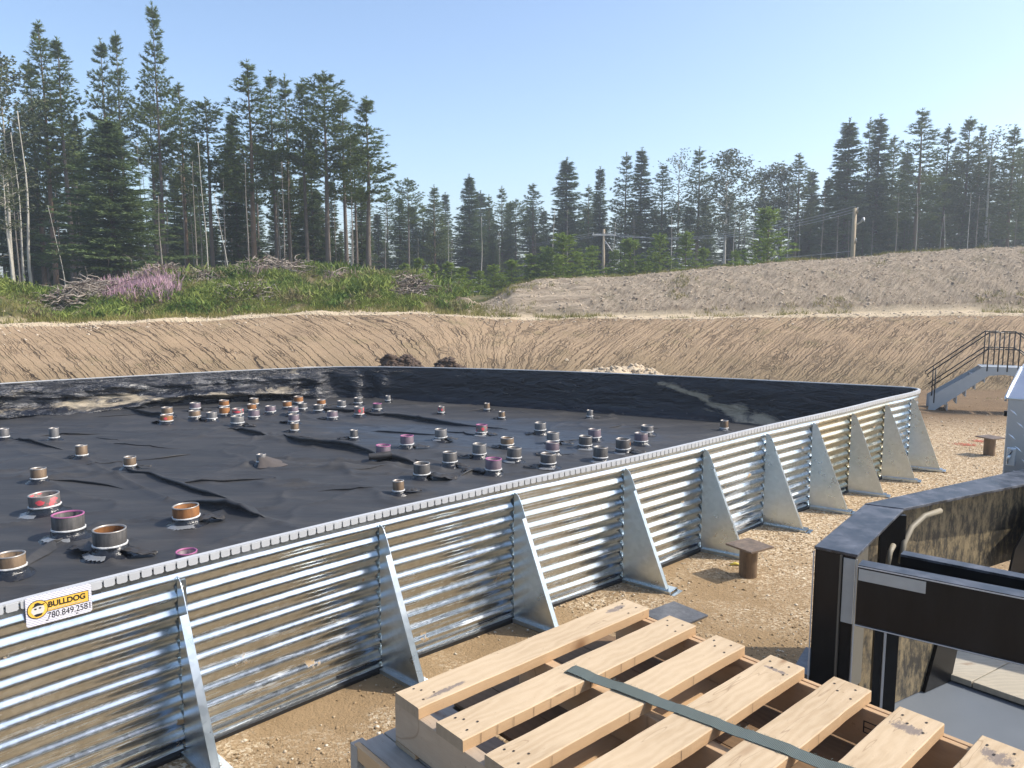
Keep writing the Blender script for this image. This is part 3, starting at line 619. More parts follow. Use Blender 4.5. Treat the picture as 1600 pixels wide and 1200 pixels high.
# picture column, rim row, band row, width, steel, flags, label   (measured; the foot is set on the liner floor)
ST = [
(3,669,684,12,'s_grey','','grey pile stub cut by the left frame edge, on the far half of the liner'),
(82,668,685,12,'s_grey','','small grey pile stub standing alone near the far left of the liner'),
(124.5,695,713,15,'s_brown','fL','small brown pile stub with black flaps, between a grey and a brown one'),
(200,713,729,16,'s_brown','fR','small brown pile stub with a flap at its right, beyond the orange wide stub'),
(55.5,731,750,19,'s_brown','','squat brown pile stub just behind the wide pink-painted stub at left'),
(61,771,796,38,'s_pink','k','wide pile stub with pink spray paint and clear wrap round its boot, left side'),
(97,803,833,41,'s_dark','mk','wide dark pile stub with a magenta painted rim, beside the pink-sprayed one'),
(162.5,826,858,44,'s_dark','ikfRfL','widest dark pile stub with rusty inside and curled black strip, nearest row'),
(285.5,789,813,37,'s_orange','kfR','wide orange rusty pile stub with a torn flap, standing apart near the wall'),
(7,867,893,36,'s_brown','','wide tarnished brown pile stub half out of the left edge, above the sign plate'),
(287,864,884,30,'s_mauve','m','pile stub with magenta rim almost hidden behind the wall rim'),
(407,711,723,14,'s_grey','T','low pile stub buried to its rim in a tent of liner, middle of the floor'),
(259,635,650,15,'s_brown','','brown pile stub directly behind the one marked with a pink circle'),
(257,647,659,17,'s_orange','cfL','rusty pile stub marked with a bright pink circle, left end of the far cluster'),
(302.5,628,639,15,'s_mauve','fR','mauve pile stub directly behind a rusty one, second pair of the far cluster'),
(302,640,652,16,'s_brown','fR','rusty pile stub with a black flap leaning on it, in front of a mauve one'),
(328.5,643,655,15,'s_grey','','plain grey pile stub between two rusty pairs in the far cluster'),
(348,624,635,14,'s_orange','','orange pile stub against the dirty skirt, rear one of the all-rust pair'),
(349,635,648,15,'s_orange','','orange pile stub with a clean white band, front one of the all-rust pair'),
(369.5,638,648,16,'s_pink','s','grey pile stub with a bright pink stroke near its rim, far cluster'),
(368,649,662,19,'s_grey','fR','grey pile stub under a black hood of liner, in front of the pink-stroked one'),
(395.5,621,632,13,'s_brown','','rearmost brown pile stub of the stack of three in the far cluster'),
(392,630,641,13,'s_orange','','rusty pile stub in the middle of the stack of three, far cluster'),
(394.5,639,652,16,'s_mauve','','mauve-grey front pile stub of the stack of three, far cluster'),
(421,633,644,15,'s_mauve','','mauve-grey pile stub alone between the stack of three and the orange stubs'),
(447.5,626,637,13,'s_orange','','orange pile stub left of the brightest orange one, below the crumpled skirt'),
(465,618,629,13.5,'s_orange','','brightest orange pile stub, rearmost by the far liner corner'),
(471,629,639,14,'s_dark','','dark pile stub right in front of the brightest orange one'),
(457,635,646,15,'s_mauve','','mauve pile stub at the back of a short column of three stubs'),
(457.5,646,659,16,'s_mauve','fL','mauve pile stub in the middle of a short column of three stubs'),
(459,660,673,12,'s_brown','fL','narrow brown pile stub at the front of a short column of three stubs'),
(501,623,633,13,'s_orange','','orange pile stub peeping from behind a dark one, right of the bright orange'),
(496,631,642,14,'s_dark','','dark pile stub half covering an orange one'),
(532.5,625,636,13,'s_grey','','light grey pile stub alone between the orange pair and the dark pair'),
(518,641,653,16,'s_mauve','fL','mauve pile stub with a flap at its left, in front of the light grey one'),
(559,620,630,13,'s_dark','fL','dark grey pile stub behind the one with a pink spot, far middle'),
(560,634,648,15,'s_pink','','dark pile stub with a pink spot in front of a dark grey one, far middle'),
(588.5,629,640,13.5,'s_dark','fLm','dark pile stub with a pinkish rim, right of the dark pair at the far middle'),
(606,618,626,8,'s_grey','','smallest pile stub, close under the dark far skirt'),
(552,671,685,12,'s_dark','fL2','narrow dark pile stub with a flat black sheet lying at its left, mid floor'),
(689,634,645,10,'s_pink','fL','narrow pink-rust pile stub standing alone on the right half of the far floor'),
(761,629,640,9,'s_brown','fR','narrow pale pile stub nearest the dark skirt, beyond the wide stubs'),
(784,642,653,10,'s_brown','fL','narrow brown pile stub a step in front of the pale one by the dark skirt'),
(597,694,711,23,'s_mauve','mF','mauve pile stub with a rolled black sheet lying across its foot'),
(635,679,696,21,'s_mauve','mfR','mauve pile stub with a bright pink rim, second of the diagonal row'),
(688.5,669,685,19,'s_grey','kfR','grey pile stub third of the diagonal row, a curled flap at its right'),
(752,662,677,18,'s_pink','mkfR','pile stub with a salmon-pink patch, at the far end of the diagonal row'),
(658,722,743,26,'s_dark','fR2','wide dark pile stub with a broad ragged sheet lying at its right'),
(702.5,705,724,23,'s_dark','fR','dark pile stub between the ragged-sheet one and a grey one'),
(748.5,692,711,22,'s_grey','fL','grey pile stub behind the magenta-rimmed one of the right cluster'),
(770.5,715,736,26,'s_mauve','mfL2','wide dark pile stub with magenta rim, front of the right cluster'),
(622,750,769,18,'s_brown','fR2','rust-brown pile stub nearest the wall rim, black offcuts at its foot'),
(792.5,682,696,21,'s_brown','fL','grey-brown pile stub right behind a dark one, right cluster'),
(803,698,717,23,'s_dark','k','dark pile stub right of the magenta-rimmed one in the right cluster'),
(844.5,659,673,18,'s_grey','fL','grey pile stub at the back of the right cluster, on the bluish sheet'),
(864.5,674,690,20,'s_grey','fR','rearmost dark pile stub of three lined up one behind another'),
(863,689,706,22,'s_mauve','fL','mauve-grey pile stub in the middle of three lined up one behind another'),
(857,707,726,25,'s_dark','kfL','widest front pile stub of three lined up one behind another'),
(930,669,685,20,'s_mauve','','mauve pile stub partly behind a dark one, right part of the floor'),
(915,680,697,21,'s_dark','k','dark pile stub overlapping a mauve one, right part of the floor'),
(939,697,717,23,'s_dark','k','wide dark pile stub touching the wall rim in view, right part of the floor'),
(975,684,703,23,'s_dark','okfR','dark pile stub with a rust patch on its right side, close to the wall rim'),
(1003,675,691,21,'s_mauve','','mauve-dark pile stub in front of a grey one, rightmost pair'),
(1012,664,678,19,'s_grey','','grey pile stub behind a mauve-dark one, rightmost pair'),
(922,640,651,10,'s_grey','kfR','small grey pile stub alone at the back of the floor under the dark skirt'),
(1133,656,670,12,'s_brown','k','small brown pile stub in the far right tip of the basin'),
]
G = 'steel pile stubs rising through the liner'
M['shroud'] = M['flap']
for q, (cx, yt, yb, w, mt, fl, lab) in enumerate(ST):
    x, y = gp(cx, yb+max(3, w*.28), .455); zf = float(floor_z(np.array([x]), np.array([y]))[0])-.004
    for _ in range(3):
        x, y = gp(cx, yb+max(3, w*.28), zf+.0); zf = float(floor_z(np.array([x]), np.array([y]))[0])-.004
    r_ = w/2*math.hypot(x, y)/1200*1.0; y += r_*.8
    zb = tz(yb, y-r_)-zf; zt = tz(yt+.17*w, y-r_)-zf
    zb = min(max(zb, .035), .14); zt = max(zt, zb+.09)
    e = empty('pile_stub', (x, y, zf), lab, 'pile stub', G, rz=(q*1.3) % .8-.4)
    e['group'] = G; e.rotation_euler[0] = R(1.6*math.sin(q*2.7)); e.rotation_euler[1] = R(1.6*math.cos(q*1.9))
    th = max(.006, r_*.07); zi = zt-.12
    mb = MB(); mb.lathe([(r_, -.02), (r_, zt-.003), (r_-.002, zt), (r_-th, zt), (r_-th, zi), (.001, zi)], 32, 0, wob=.012)
    mb.build('pipe', M[mt], e)
    mb = MB(); mb.lathe([(r_+.001, zt-.006), (r_+.0025, zt+.001), (r_-th-.001, zt+.003), (r_-th-.001, zt-.012)], 32); mb.build('rim', M['rimpink' if 'm' in fl else 'rimsteel'], e)
    if 'i' in fl: mb = MB(); mb.lathe([(r_-th-.001, zt-.012), (r_-th-.0015, zt-.11)], 32); mb.build('rusty_lining', M['s_orange'], e)
    if 'o' in fl or 's' in fl or 'c' in fl or mt == 's_pink':
        mm = M['s_orange'] if 'o' in fl else M.setdefault('pinkspray', plain('pink_spray', (.80,.10,.12), .5))
        a0, a1 = (-.6, .15) if 'o' in fl else ((-2.0, -.7) if 's' in fl else (-1.6, -1.0)); rz_ = -e.rotation_euler[2]; mb = MB(); n = 8; V = []
        hi, lo = (zt-.02, zt-.035-.3*(zt-zb)) if 's' in fl else (zt-.25*(zt-zb), zb+.3*(zt-zb))
        for i in range(n+1):
            a = a0+(a1-a0)*i/n+rz_; k_ = math.sin(math.pi*(i+.4)/(n+.8)); mid = (hi+lo)/2+.01*math.sin(i*1.7)
            V += [((r_+.003)*math.cos(a), (r_+.003)*math.sin(a), mid+(hi-mid)*k_), ((r_+.003)*math.cos(a), (r_+.003)*math.sin(a), mid+(lo-mid)*k_)]
        mb.add(V, [(2*i, 2*i+1, 2*i+3, 2*i+2) for i in range(n)], 0, True); mb.build('paint_mark', mm, e)
    bw = max(.014, r_*.12)
    mb = MB(); mb.lathe([(r_+.001, zb+bw), (r_+.007, zb+bw*.8), (r_+.009, zb+bw*.3), (r_+.006, zb-.001), (r_, zb-.002)], 36, 0, (0, 0, 0), wob=.05); mb.build('white_band', M['seal'], e)
    sk_ = 1.45 if 'k' in fl else 1.25
    mb = MB(); mb.lathe([(r_+.004, zb), (r_*1.05+.004, zb*.6), (r_*1.12+.01, .022), (r_*sk_+.02, .006), (r_*sk_*1.12+.03, -.012)], 36, 0, (x, y, 0), wob=.10)
    mb.v = [(a-x, b-y, c) for a, b, c in mb.v]; mb.build('boot', M['boot'], e)
    if 'k' in fl:
        mb = MB(); V = []; n = 18
        for i in range(n+1):
            a = -2.7+1.5*i/n; k_ = .5+.9*abs(mnoise.noise(Vector((i*.5, q, 0))))
            V += [(r_*1.22*math.cos(a), r_*1.22*math.sin(a), .026), (r_*(1.35+.5*k_)*math.cos(a), r_*(1.35+.5*k_)*math.sin(a), .010)]
        mb.add(V, [(2*i, 2*i+1, 2*i+3, 2*i+2) for i in range(n)], 0, True)
        mb.build('clear_wrap', M.setdefault('wrap', plain('silvery_wrap', (.22,.23,.24), .25, .2, bump=.8, sc=12)), e)
    if 'fL' in fl: flap_mesh(e, -1, r_, q+1, 1.5 if 'fL2' in fl else 1.0)
    if 'fR' in fl: flap_mesh(e, 1, r_, q+51, 1.6 if 'fR2' in fl else 1.0)
    if 'F' in fl:
        mb = MB(); mb.tube([(-r_*2.1, -r_*1.3, .055), (-r_*.8, -r_*1.35, .06), (r_*.9, -r_*1.25, .075)], [r_*.42, r_*.5, r_*.48], 14, cap=False); mb.build('rolled_sheet', M['flap'], e)
    if 'T' in fl:
        mb = MB(); V = []; n = 14
        for i in range(n+1):
            a = -2.2+3.0*i/n; f_ = .9+.3*mnoise.noise(Vector((i*.6, 3, 0)))
            V += [((r_+.004)*math.cos(a), (r_+.004)*math.sin(a), zt-.03), (r_*2.2*f_*math.cos(a)+.04, r_*2.2*f_*math.sin(a), zt*.45), (r_*4.6*f_*math.cos(a)+.09, r_*4.2*f_*math.sin(a), -.01)]
        mb.add(V, [(3*i+k_, 3*i+k_+1, 3*i+k_+4, 3*i+k_+3) for i in range(n) for k_ in (0, 1)], 0, True); mb.build('liner_tent', M.setdefault('tent', plain('dusty_sheet', (.085,.07,.06), .6, sc=9)), e)

# ---------------------------------------------------------------- capped pile stubs and plates in the yard
M['capsteel'] = steel('cap_plate_steel', (.10,.075,.055), (.24,.17,.12)); M['bluesteel'] = steel('blue_grey_plate', (.07,.075,.085), (.16,.16,.17), rough=.4)
def capped(x, y, r_, h, cw, rz, label):
    z = tzv(x, y); e = empty('capped_pile', (x, y, z), label, 'pile', 'capped steel piles outside the wall', rz)
    b = MB(); b.lathe([(r_, -.05), (r_, h)], 28, 0, wob=.01); b.build('pipe', M['s_brown'], e)
    b = MB(); b.box((.01, 0, h+.009), (cw, cw, .018), bev=.002); b.build('cap_plate', M['capsteel'], e)
px_, py_ = gp(1173, 903, .01); capped(px_, py_+.09, .083, .285, .31, R(32), 'short brown steel pile with a square cap plate in the gravel near the pallet')
px_, py_ = gp(1551, 713, 0); capped(px_, py_+.1, .085, .29, .31, R(20), 'short steel pile with a wide flat cap beside the diamond-plate toolbox')
px_, py_ = gp(1061, 963, .02); b = MB(); b.box((0, 0, .008), (.40, .36, .016), bev=.002)
o = b.build('steel_plate', M['bluesteel'], None, (px_-.03, py_+.02, tzv(px_, py_)+.004), R(38)); tag(o, 'flat dark steel plate lying on the gravel behind the pallet boards', 'plate')
px_, py_ = gp(1149, 883, 0); b = MB(); b.tube([(0, 0, .012), (.05, .01, .02), (.10, -.015, .012), (.13, .02, .010)], [.010, .014, .012, .006], 7)
o = b.build('yellow_scrap', plain('yellow_plastic', (.62,.50,.08), .5), None, (px_-.05, py_, tzv(px_, py_))); tag(o, 'small yellow plastic scrap at the foot of a wall brace', 'scrap')
for cx, cy, s_, lb in ((1508, 694, .22, 'larger faint red spray mark on the gravel left of the far capped pile'), (1531, 688, .16, 'smaller faint red spray mark on the gravel right beside the far capped pile')):
    x, y = gp(cx, cy, 0); rr = np.random.default_rng(cx); n = 260; a = rr.normal(0, s_*.45, n); c = rr.normal(0, s_*.35, n)
    P_, F_ = scatter_rocks(n, x+a, y+c, .006, .02, terrain(x+a, y+c)[0]+.008, cx)
    o = bpy.data.objects.new('paint_mark', npmesh('paint_mark', P_, F_, [M.setdefault('redstone', plain('red_painted_stone', (.62,.20,.12), .8))])); link(o); tag(o, lb, 'paint mark')
# plank left on the slope foot behind the wall
x, y = gp(492, 571, .25); y = 21.0; x = ux(492, 571)*y; b = MB(); b.box((0, 0, 0), (.62, .14, .04), bev=.004)
M['oldwood'] = plain('weathered_plank', (.50,.44,.35), .8, sc=3)
o = b.build('plank', M['oldwood'], None, (x, y, tz(571, y)-.0), R(-4)); z_ = tzv(x, y); o.location.z = z_+.05; tag(o, 'pale board lying on the dirt slope just behind the far wall', 'plank')

# ---------------------------------------------------------------- pallet, timber crate below, trailer
U = Vector((.746, .667, 0)); VV = Vector((.667, -.746, 0)); PA = math.atan2(.667, .746); ZP = 1.29
O0 = Vector((*gp(619, 1081, ZP), 0))                       # far-left end corner of the first board
def wood(name, c1, c2, dark=None, sc=1.0):
    t = NT(name); oi = t.node('ShaderNodeObjectInfo').outputs['Random']
    off = t.node('ShaderNodeCombineXYZ', {0: t.math('MULTIPLY', oi, 31.0), 1: t.math('MULTIPLY', oi, 17.0), 2: t.math('MULTIPLY', oi, 5.0)}).outputs[0]
    co = t.node('ShaderNodeVectorMath', {0: t.co, 1: off}, operation='ADD').outputs[0]
    g1 = t.node('ShaderNodeTexWave', {'Vector': t.mapping((.45, 1, 1), co=co), 'Scale': 9.0*sc, 'Distortion': 9.0, 'Detail': 4.0, 'Detail Scale': 1.4}, bands_direction='Y').outputs['Fac']
    g2 = t.noise(11, 6, .7, co=t.mapping((1, 14, 14), co=co)); g3 = t.noise(2.2, 4, .6, co=co)
    c = t.mix(t.math('MULTIPLY', g1, .5), c1, c2); c = t.mix(t.math('MULTIPLY', g2, .6), c, tuple(x*.72 for x in c2)); c = t.mix(t.ramp(g3, [(.35, 0.0), (.7, .5)]), c, tuple(min(1, x*1.12) for x in c1))
    kn = t.vor(2.1, 'F1', co=t.mapping((1, 3.0, 1), co=co)); c = t.mix(t.ramp(kn, [(.05, .85), (.085, .35), (.14, 0.0)]), c, (.20,.10,.045))
    sp = t.noise(34, 5, .75, co=t.mapping((1, 1.8, 1), co=co)); c = t.mix(t.ramp(sp, [(.63, 0.0), (.72, .45)]), c, (.16,.10,.06))
    ck = t.noise(1.3, 3, .5, co=t.mapping((.8, 7.0, 1), co=co)); c = t.mix(t.ramp(t.math('ABSOLUTE', t.math('SUBTRACT', ck, .57)), [(0, .5), (.003, 0.0)]), c, (.18,.11,.06))
    if dark is not None:
        s = t.node('ShaderNodeSeparateXYZ', {0: t.co}).outputs
        for (dx, dy, wx, wy) in dark:
            e = t.math('ADD', t.math('POWER', t.math('DIVIDE', t.math('SUBTRACT', s[0], dx), wx), 2.0), t.math('POWER', t.math('DIVIDE', t.math('SUBTRACT', s[1], dy), wy), 2.0))
            e = t.math('ADD', e, t.math('MULTIPLY', t.math('SUBTRACT', t.noise(16, 6, .8, co=t.mapping((1, 2.5, 1))), .5), 5.5)); c = t.mix(t.ramp(e, [(.45, .75), (1.2, 0.0)]), c, (.13,.115,.12))
    t.set(col=c, rough=.8, spec=.25); t.nrm(t.bump(t.math('ADD', t.math('MULTIPLY', g2, .6), t.math('MULTIPLY', sp, .5)), .45, .004)); return t.m
W1, W2 = (.56,.435,.29), (.41,.29,.17)
M['wood'] = wood('sawn_pine', W1, W2); M['wood_edge'] = wood('sawn_pine_warm', (.53,.355,.20), (.43,.27,.14)); M['endgrain'] = wood('end_grain', (.34,.27,.19), (.25,.19,.13))
M['greywood'] = wood('weathered_timber', (.36,.33,.29), (.25,.225,.195)); M['tanwood'] = wood('old_deck_board', (.50,.44,.34), (.36,.33,.27))
pal = empty('wooden_pallet', (O0.x, O0.y, .88+.23), 'long pallet of thick sawn pine boards strapped down in the foreground', 'pallet'); pz = .88+.23
def board(L, W, T, mats, parent, loc, rz, name, seed, nails=(), splits=()):
    rr = random.Random(seed); nx_ = 26; b = MB(); rows_ = []
    for i in range(nx_+1):
        x = L*i/nx_; e0 = .0025*mnoise.noise(Vector((x*9, seed, 0)))+.004*mnoise.noise(Vector((x*2.3, seed, 5))); e1 = .003*mnoise.noise(Vector((x*8, seed, 9)))+.004*mnoise.noise(Vector((x*2.1, seed, 2)))
        zt = .0015*mnoise.noise(Vector((x*3, seed, 4))); c = .003
        rows_.append([(x, -W/2+e0, -T), (x, -W/2+e0, -c+zt), (x, -W/2+c+e0, zt), (x, W/2-c+e1, zt), (x, W/2+e1, -c+zt), (x, W/2+e1, -T)])
    V = [p for r0 in rows_ for p in r0]
    for i in range(nx_):
        for j in range(6):
            a = i*6+j; d = i*6+(j+1) % 6; b.f.append((a, d, d+6, a+6)); b.m.append(0 if j in (1, 2, 3) else 1); b.sm.append(False)
    b.v = V; b.f += [tuple(range(6))[::-1], tuple(nx_*6+j for j in range(6))]; b.m += [2, 2]; b.sm += [False, False]
    for (x, y) in nails: b.add([(x+.0045*math.cos(k), y+.0045*math.sin(k), .0016) for k in np.linspace(0, 5.5, 8)], [tuple(range(8))], 3)
    for s_ in splits: b.add([(s_, -W/2-.0022, -T*.96), (s_+.0016, -W/2-.0022, -T*.96), (s_+.0024, -W/2-.0022, -.004), (s_+.0006, -W/2-.0022, -.004)], [(0, 1, 2, 3)], 3)
    o = b.build(name, mats, parent, loc, rz); return o
M['nail'] = plain('rusty_nail_hole', (.03,.022,.018), .8, bump=0)
NLS = lambda L: [(.045,-.035),(.075,.02),(.10,-.02),(.06,.045),(L-.04,-.03),(L-.05,.04),(L-.09,.01),(L-.11,-.045)]
darks = {0: [(.14,-.035,.09,.014),(1.11,.02,.07,.02)], 3: [(1.13,-.01,.012,.05)], 5: [(1.10,0,.03,.06)], 6: [(1.13,0,.045,.05)], 7: [(1.1,0,.03,.05)]}
for q in range(8):
    W = .140 if q not in (2, 4) else .136; L = 1.225+.01*math.sin(q*2.1)
    c = O0+VV*(q*.2402+W/2)+U*(.008*math.sin(q*3.3)-.004)
    mt = wood('sawn_pine_%d' % q, W1, W2, darks[q]) if q in darks else M['wood']
    spl = [.07,.14,.21,.30,.38,.50,.58,.66,.75,.83] if q == 1 else ([] if q in (0,) else [.12*k+.03*math.sin(k*q) for k in range(1, 9, 3)])
    board(L, W, .040, [mt, M['wood_edge'], M['endgrain'], M['nail']], pal, (c.x-O0.x, c.y-O0.y, ZP-pz+.002*math.sin(q*5)), PA, 'top_board', q+1, NLS(L), spl)
tot = 7*.2402+.14
for (d, T) in ((.0, .045), (.585, .042), (1.175, .022), (1.203, .020)):
    c = O0+U*(d+T/2); b = MB(); b.box((tot/2, 0, -.07), (tot+.02, T, .14), bev=.003)
    s = b.build('stringer', [wood('stringer_%d' % int(d*100), (.52,.36,.22), (.40,.26,.145)) if d else wood('stringer_face', (.42,.33,.24), (.30,.23,.165))], pal, (c.x-O0.x, c.y-O0.y, ZP-.0415-pz), math.atan2(VV.y, VV.x))
    if d == 1.175:
        MS = Matrix(((1,0,0,0),(0,0,-1,0),(0,1,0,0),(0,0,0,1)))
        for tx, x0, sz in (('HT', .70, .05), ('N 20', .68, .028)):
            put_text(tx, sz, s, M['ink'], (x0, -.06 if tx == 'HT' else -.10, T/2+.0008), MS)
        b = MB(); 
        for a_, b_ in (((1.10,-.045),(1.145,-.041)),((1.10,-.085),(1.145,-.081)),((1.10,-.085),(1.104,-.045)),((1.141,-.085),(1.145,-.045)),((1.10,-.066),(1.145,-.062))):
            b.prism([(a_[0],a_[1]),(b_[0],a_[1]),(b_[0],b_[1]),(a_[0],b_[1])], T/2+.0006, T/2+.0012, 0, MS)
        b.build('stamp', M['ink'], s)
for q in range(5):
    c = O0+VV*(q*.42+.05); board(1.22, .12, .018, [M['wood_edge'], M['wood_edge'], M['endgrain'], M['nail']], pal, (c.x-O0.x, c.y-O0.y, ZP-.0415-.141-pz), PA, 'bottom_board', 60+q)
# strap over the boards
pts = [gp(873, 1038, ZP+.004), gp(1340, 1212, ZP+.004)]; A_ = Vector((*pts[0], 0)); B_ = Vector((*pts[1], 0)); d = (B_-A_).normalized(); B_ = A_+d*1.75; w2 = Vector((-d.y, d.x, 0))*.029
b = MB(); V = []; N = 60
top_at = lambda p: 1 if ((p-O0).dot(VV) % .2402) < .142 and (p-O0).dot(VV) > .1 else 0
for i in range(N+1):
    p = A_+(B_-A_)*i/N; z = ZP+.0045+(.001*math.sin(i*.9)); z -= .004*(1-top_at(p))
    if i == 0: z = ZP-.11
    if i == 1: z = ZP-.012
    for s_ in (-1, 1): V.append((p+w2*s_*(1+.03*mnoise.noise(Vector((i*1.7, s_, 0))))+Vector((0, 0, z))))
for i in range(N+1):
    V[2*i] = V[2*i]; 
b.add(V, [(2*i, 2*i+1, 2*i+3, 2*i+2) for i in range(N)], 0, False)
t = NT('webbing'); wv = t.node('ShaderNodeTexWave', {'Vector': t.mapping((1, 1, 1), rot=(0, 0, -math.atan2(d.y, d.x))), 'Scale': 70.0, 'Distortion': 1.2}).outputs['Fac']
t.set(col=t.mix(t.noise(6, 4), t.mix(wv, (.085,.10,.085), (.15,.165,.135)), (.12,.155,.155)), rough=.8, spec=.25).nrm(t.bump(wv, .7, .004)); M['web'] = t.m
o = b.build('ratchet_strap', M['web']); so_ = o.modifiers.new('thick', 'SOLIDIFY'); so_.thickness = .0022; so_.offset = 1; tag(o, 'faded green webbing strap running diagonally over the pallet boards', 'strap')
fr = MB(); rr = random.Random(3)
for k_ in range(260):
    p = A_+(B_-A_)*rr.random(); s_ = rr.choice((-1, 1)); q = p+w2*s_; L = rr.uniform(.002, .009); fr.tube([q+Vector((0, 0, ZP+.006)), q+w2.normalized()*s_*L+d*rr.uniform(-.004, .004)+Vector((0, 0, ZP+rr.uniform(.003, .010)))], .0005, 3, cap=False)
f = fr.build('frayed_threads', plain('thread', (.16,.19,.17), .9, bump=0), o)
# weathered crate below
DZ = .88
C0 = Vector((*gp(564, 1160, 1.085), 0)); cr = empty('timber_crate', (C0.x, C0.y, DZ), 'weathered grey timber crate under the left end of the pallet', 'crate')
b = MB(); 
crp = O0+U*.02-VV*.0
CW, CLn = 1.9, 1.26
lid0 = C0
b.box((CW/2, CLn/2, .197), (CW, CLn, .016), bev=.003)
M4c = Matrix.Rotation(math.atan2(VV.y, VV.x), 4, 'Z')
def crate_part(name, c, dd, mat, bev=.003): 
    b = MB(); b.box(c, dd, bev=bev); return b.build(name, mat, cr, (0, 0, 0), math.atan2(VV.y, VV.x))
crate_part('lid_board', (.95, .045, .196), (1.9, .09, .018), [M['greywood']]); crate_part('lid_board', (.95, .16, .196), (1.9, .13, .018), [M['greywood']]); crate_part('lid_board', (.95, .31, .196), (1.9, .14, .018), [M['greywood']])
M['shaded_brownwood'] = wood('shaded_brown_board', (.22,.14,.08), (.14,.09,.05))  # brown boards, darkened: shade under the pallet is put into their colour
for k_ in range(5): crate_part('lid_board', (.95, .50+.18*k_, .196), (1.9, .176, .018), [M['shaded_brownwood']])
crate_part('edge_batten', (.95, -.012, .178), (1.92, .020, .055), [M['wood_edge']]); crate_part('side_board', (.95, .012, .095), (1.9, .022, .185), [M['tanwood']]); crate_part('side_board', (.95, 1.20, .095), (1.9, .022, .185), [M['tanwood']])
crate_part('end_board', (-.004, .6, .094), (.024, 1.16, .186), [M['greywood']]); crate_part('end_board', (1.91, .6, .094), (.024, 1.16, .186), [M['greywood']]); crate_part('corner_post', (-.010, .0, .1), (.045, .05, .2), [M['greywood']])
# ---------------------------------------------------------------- trailer with gooseneck
t = NT('black_paint'); n_ = t.noise(2.6, 6, .7, co=t.mapping((1, 1, .22))); sc_ = t.noise(30, 5, .75, co=t.mapping((1, 1, .35)))
t.set(col=t.mix(t.ramp(n_, [(.42, 0.0), (.72, 1.0)]), (.004,.004,.005), (.014,.014,.014)), rough=t.math('ADD', .22, t.math('MULTIPLY', n_, .22)), spec=.25)
t.nrm(t.bump(t.noise(3, 4, co=t.mapping((1, 1, .3))), .15, .01)); M['black'] = t.m
t = NT('scuffed_black_top'); n_ = t.noise(9, 7, .75); sp_ = t.ramp(n_, [(.42, 0.0), (.66, 1.0)])
t.set(col=t.mix(sp_, (.018,.019,.022), (.115,.125,.15)), rough=t.math('ADD', .28, t.math('MULTIPLY', sp_, .25)), spec=.5).nrm(t.bump(t.noise(40, 4), .2, .003)); M['scuff'] = t.m
t = NT('tan_speckled_plate'); n_ = t.noise(14, 7, .78, co=t.mapping((1.5, 1.5, .6))); b_ = t.noise(.9, 3)  # tan flecks mixed over a dark base by noise
t.set(col=t.mix(t.ramp(t.math('ADD', n_, t.math('MULTIPLY', t.math('SUBTRACT', b_, .5), .2)), [(.44, 0.0), (.60, 1.0)]), (.035,.030,.022), (.235,.18,.10)), rough=.5, spec=.5).nrm(t.bump(t.noise(22, 4), .3, .01)); M['speck'] = t.m
M['tape'] = plain('reflective_tape', (.34,.35,.34), .35, sc=30, bump=0); M['edgewhite'] = plain('worn_edge', (.42,.42,.42), .5, bump=0); M['hose'] = plain('beige_hose', (.22,.19,.135), .6, sc=8)
ZG = 1.59
tr = empty('gooseneck_trailer', (1.4, 3.0, 0), 'black steel gooseneck trailer frame with grey reflective tape, at the right edge', 'trailer')
Lc = tr.location.copy()
def tpart(mb, name, mat, bevel=0, parent=None):
    mb.v = [tuple(Vector(v)-Lc) for v in mb.v]; return mb.build(name, mat, parent or tr, bevel=bevel)
A0, A1 = Vector((1.29, 3.17)), Vector((1.425, 3.06)); B0, B1 = Vector((1.80, 3.82)), Vector((1.955, 3.73)); C0_, C1_ = Vector((3.11, 4.58)), Vector((2.90, 4.23))
C0x, C1x = B0+(C0_-B0)*1.5, B1+(C1_-B1)*1.7
def P2(*p): return [(v.x, v.y) for v in p]
b = MB(); b.prism(P2(A0, A1, B1, B0), ZG-.012, ZG); tpart(b, 'top_flange', M['scuff'], .002)
b = MB(); b.prism(P2(B0, B1, C1x, C0x), ZG-.010, ZG+.004); tpart(b, 'top_flange', M['scuff'], .002)
def web(p, q, z0, z1, name, mat, th=.01, off=0):
    d = (q-p).normalized(); n_ = Vector((-d.y, d.x))*th; b = MB(); o_ = Vector((-d.y, d.x))*off
    b.prism(P2(p+o_, q+o_, q+o_+n_, p+o_+n_), z0, z1); return tpart(b, name, mat)
DZ0 = .88; LZ = .46
web(A0+Vector((.008, .006)), A1+Vector((-.004, .006)), DZ0, ZG-.012, 'front_plate', M['black'], .010)
web(A0+Vector((.012, .012)), B0+Vector((.01, -.008)), LZ, ZG-.012, 'outer_web', M['speck'], -.012)
web(A1+Vector((-.05, .03)), A1+(B1-A1)*.45+Vector((-.05, .0)), DZ0, ZG-.013, 'inner_web', M['greywood'] and plain('dusty_panel', (.10,.09,.07), .6, sc=4), .008)
web(B0+Vector((.02, -.03)), C0x+Vector((0, -.03)), 1.06, ZG-.012, 'outer_web', M['speck'], -.012)
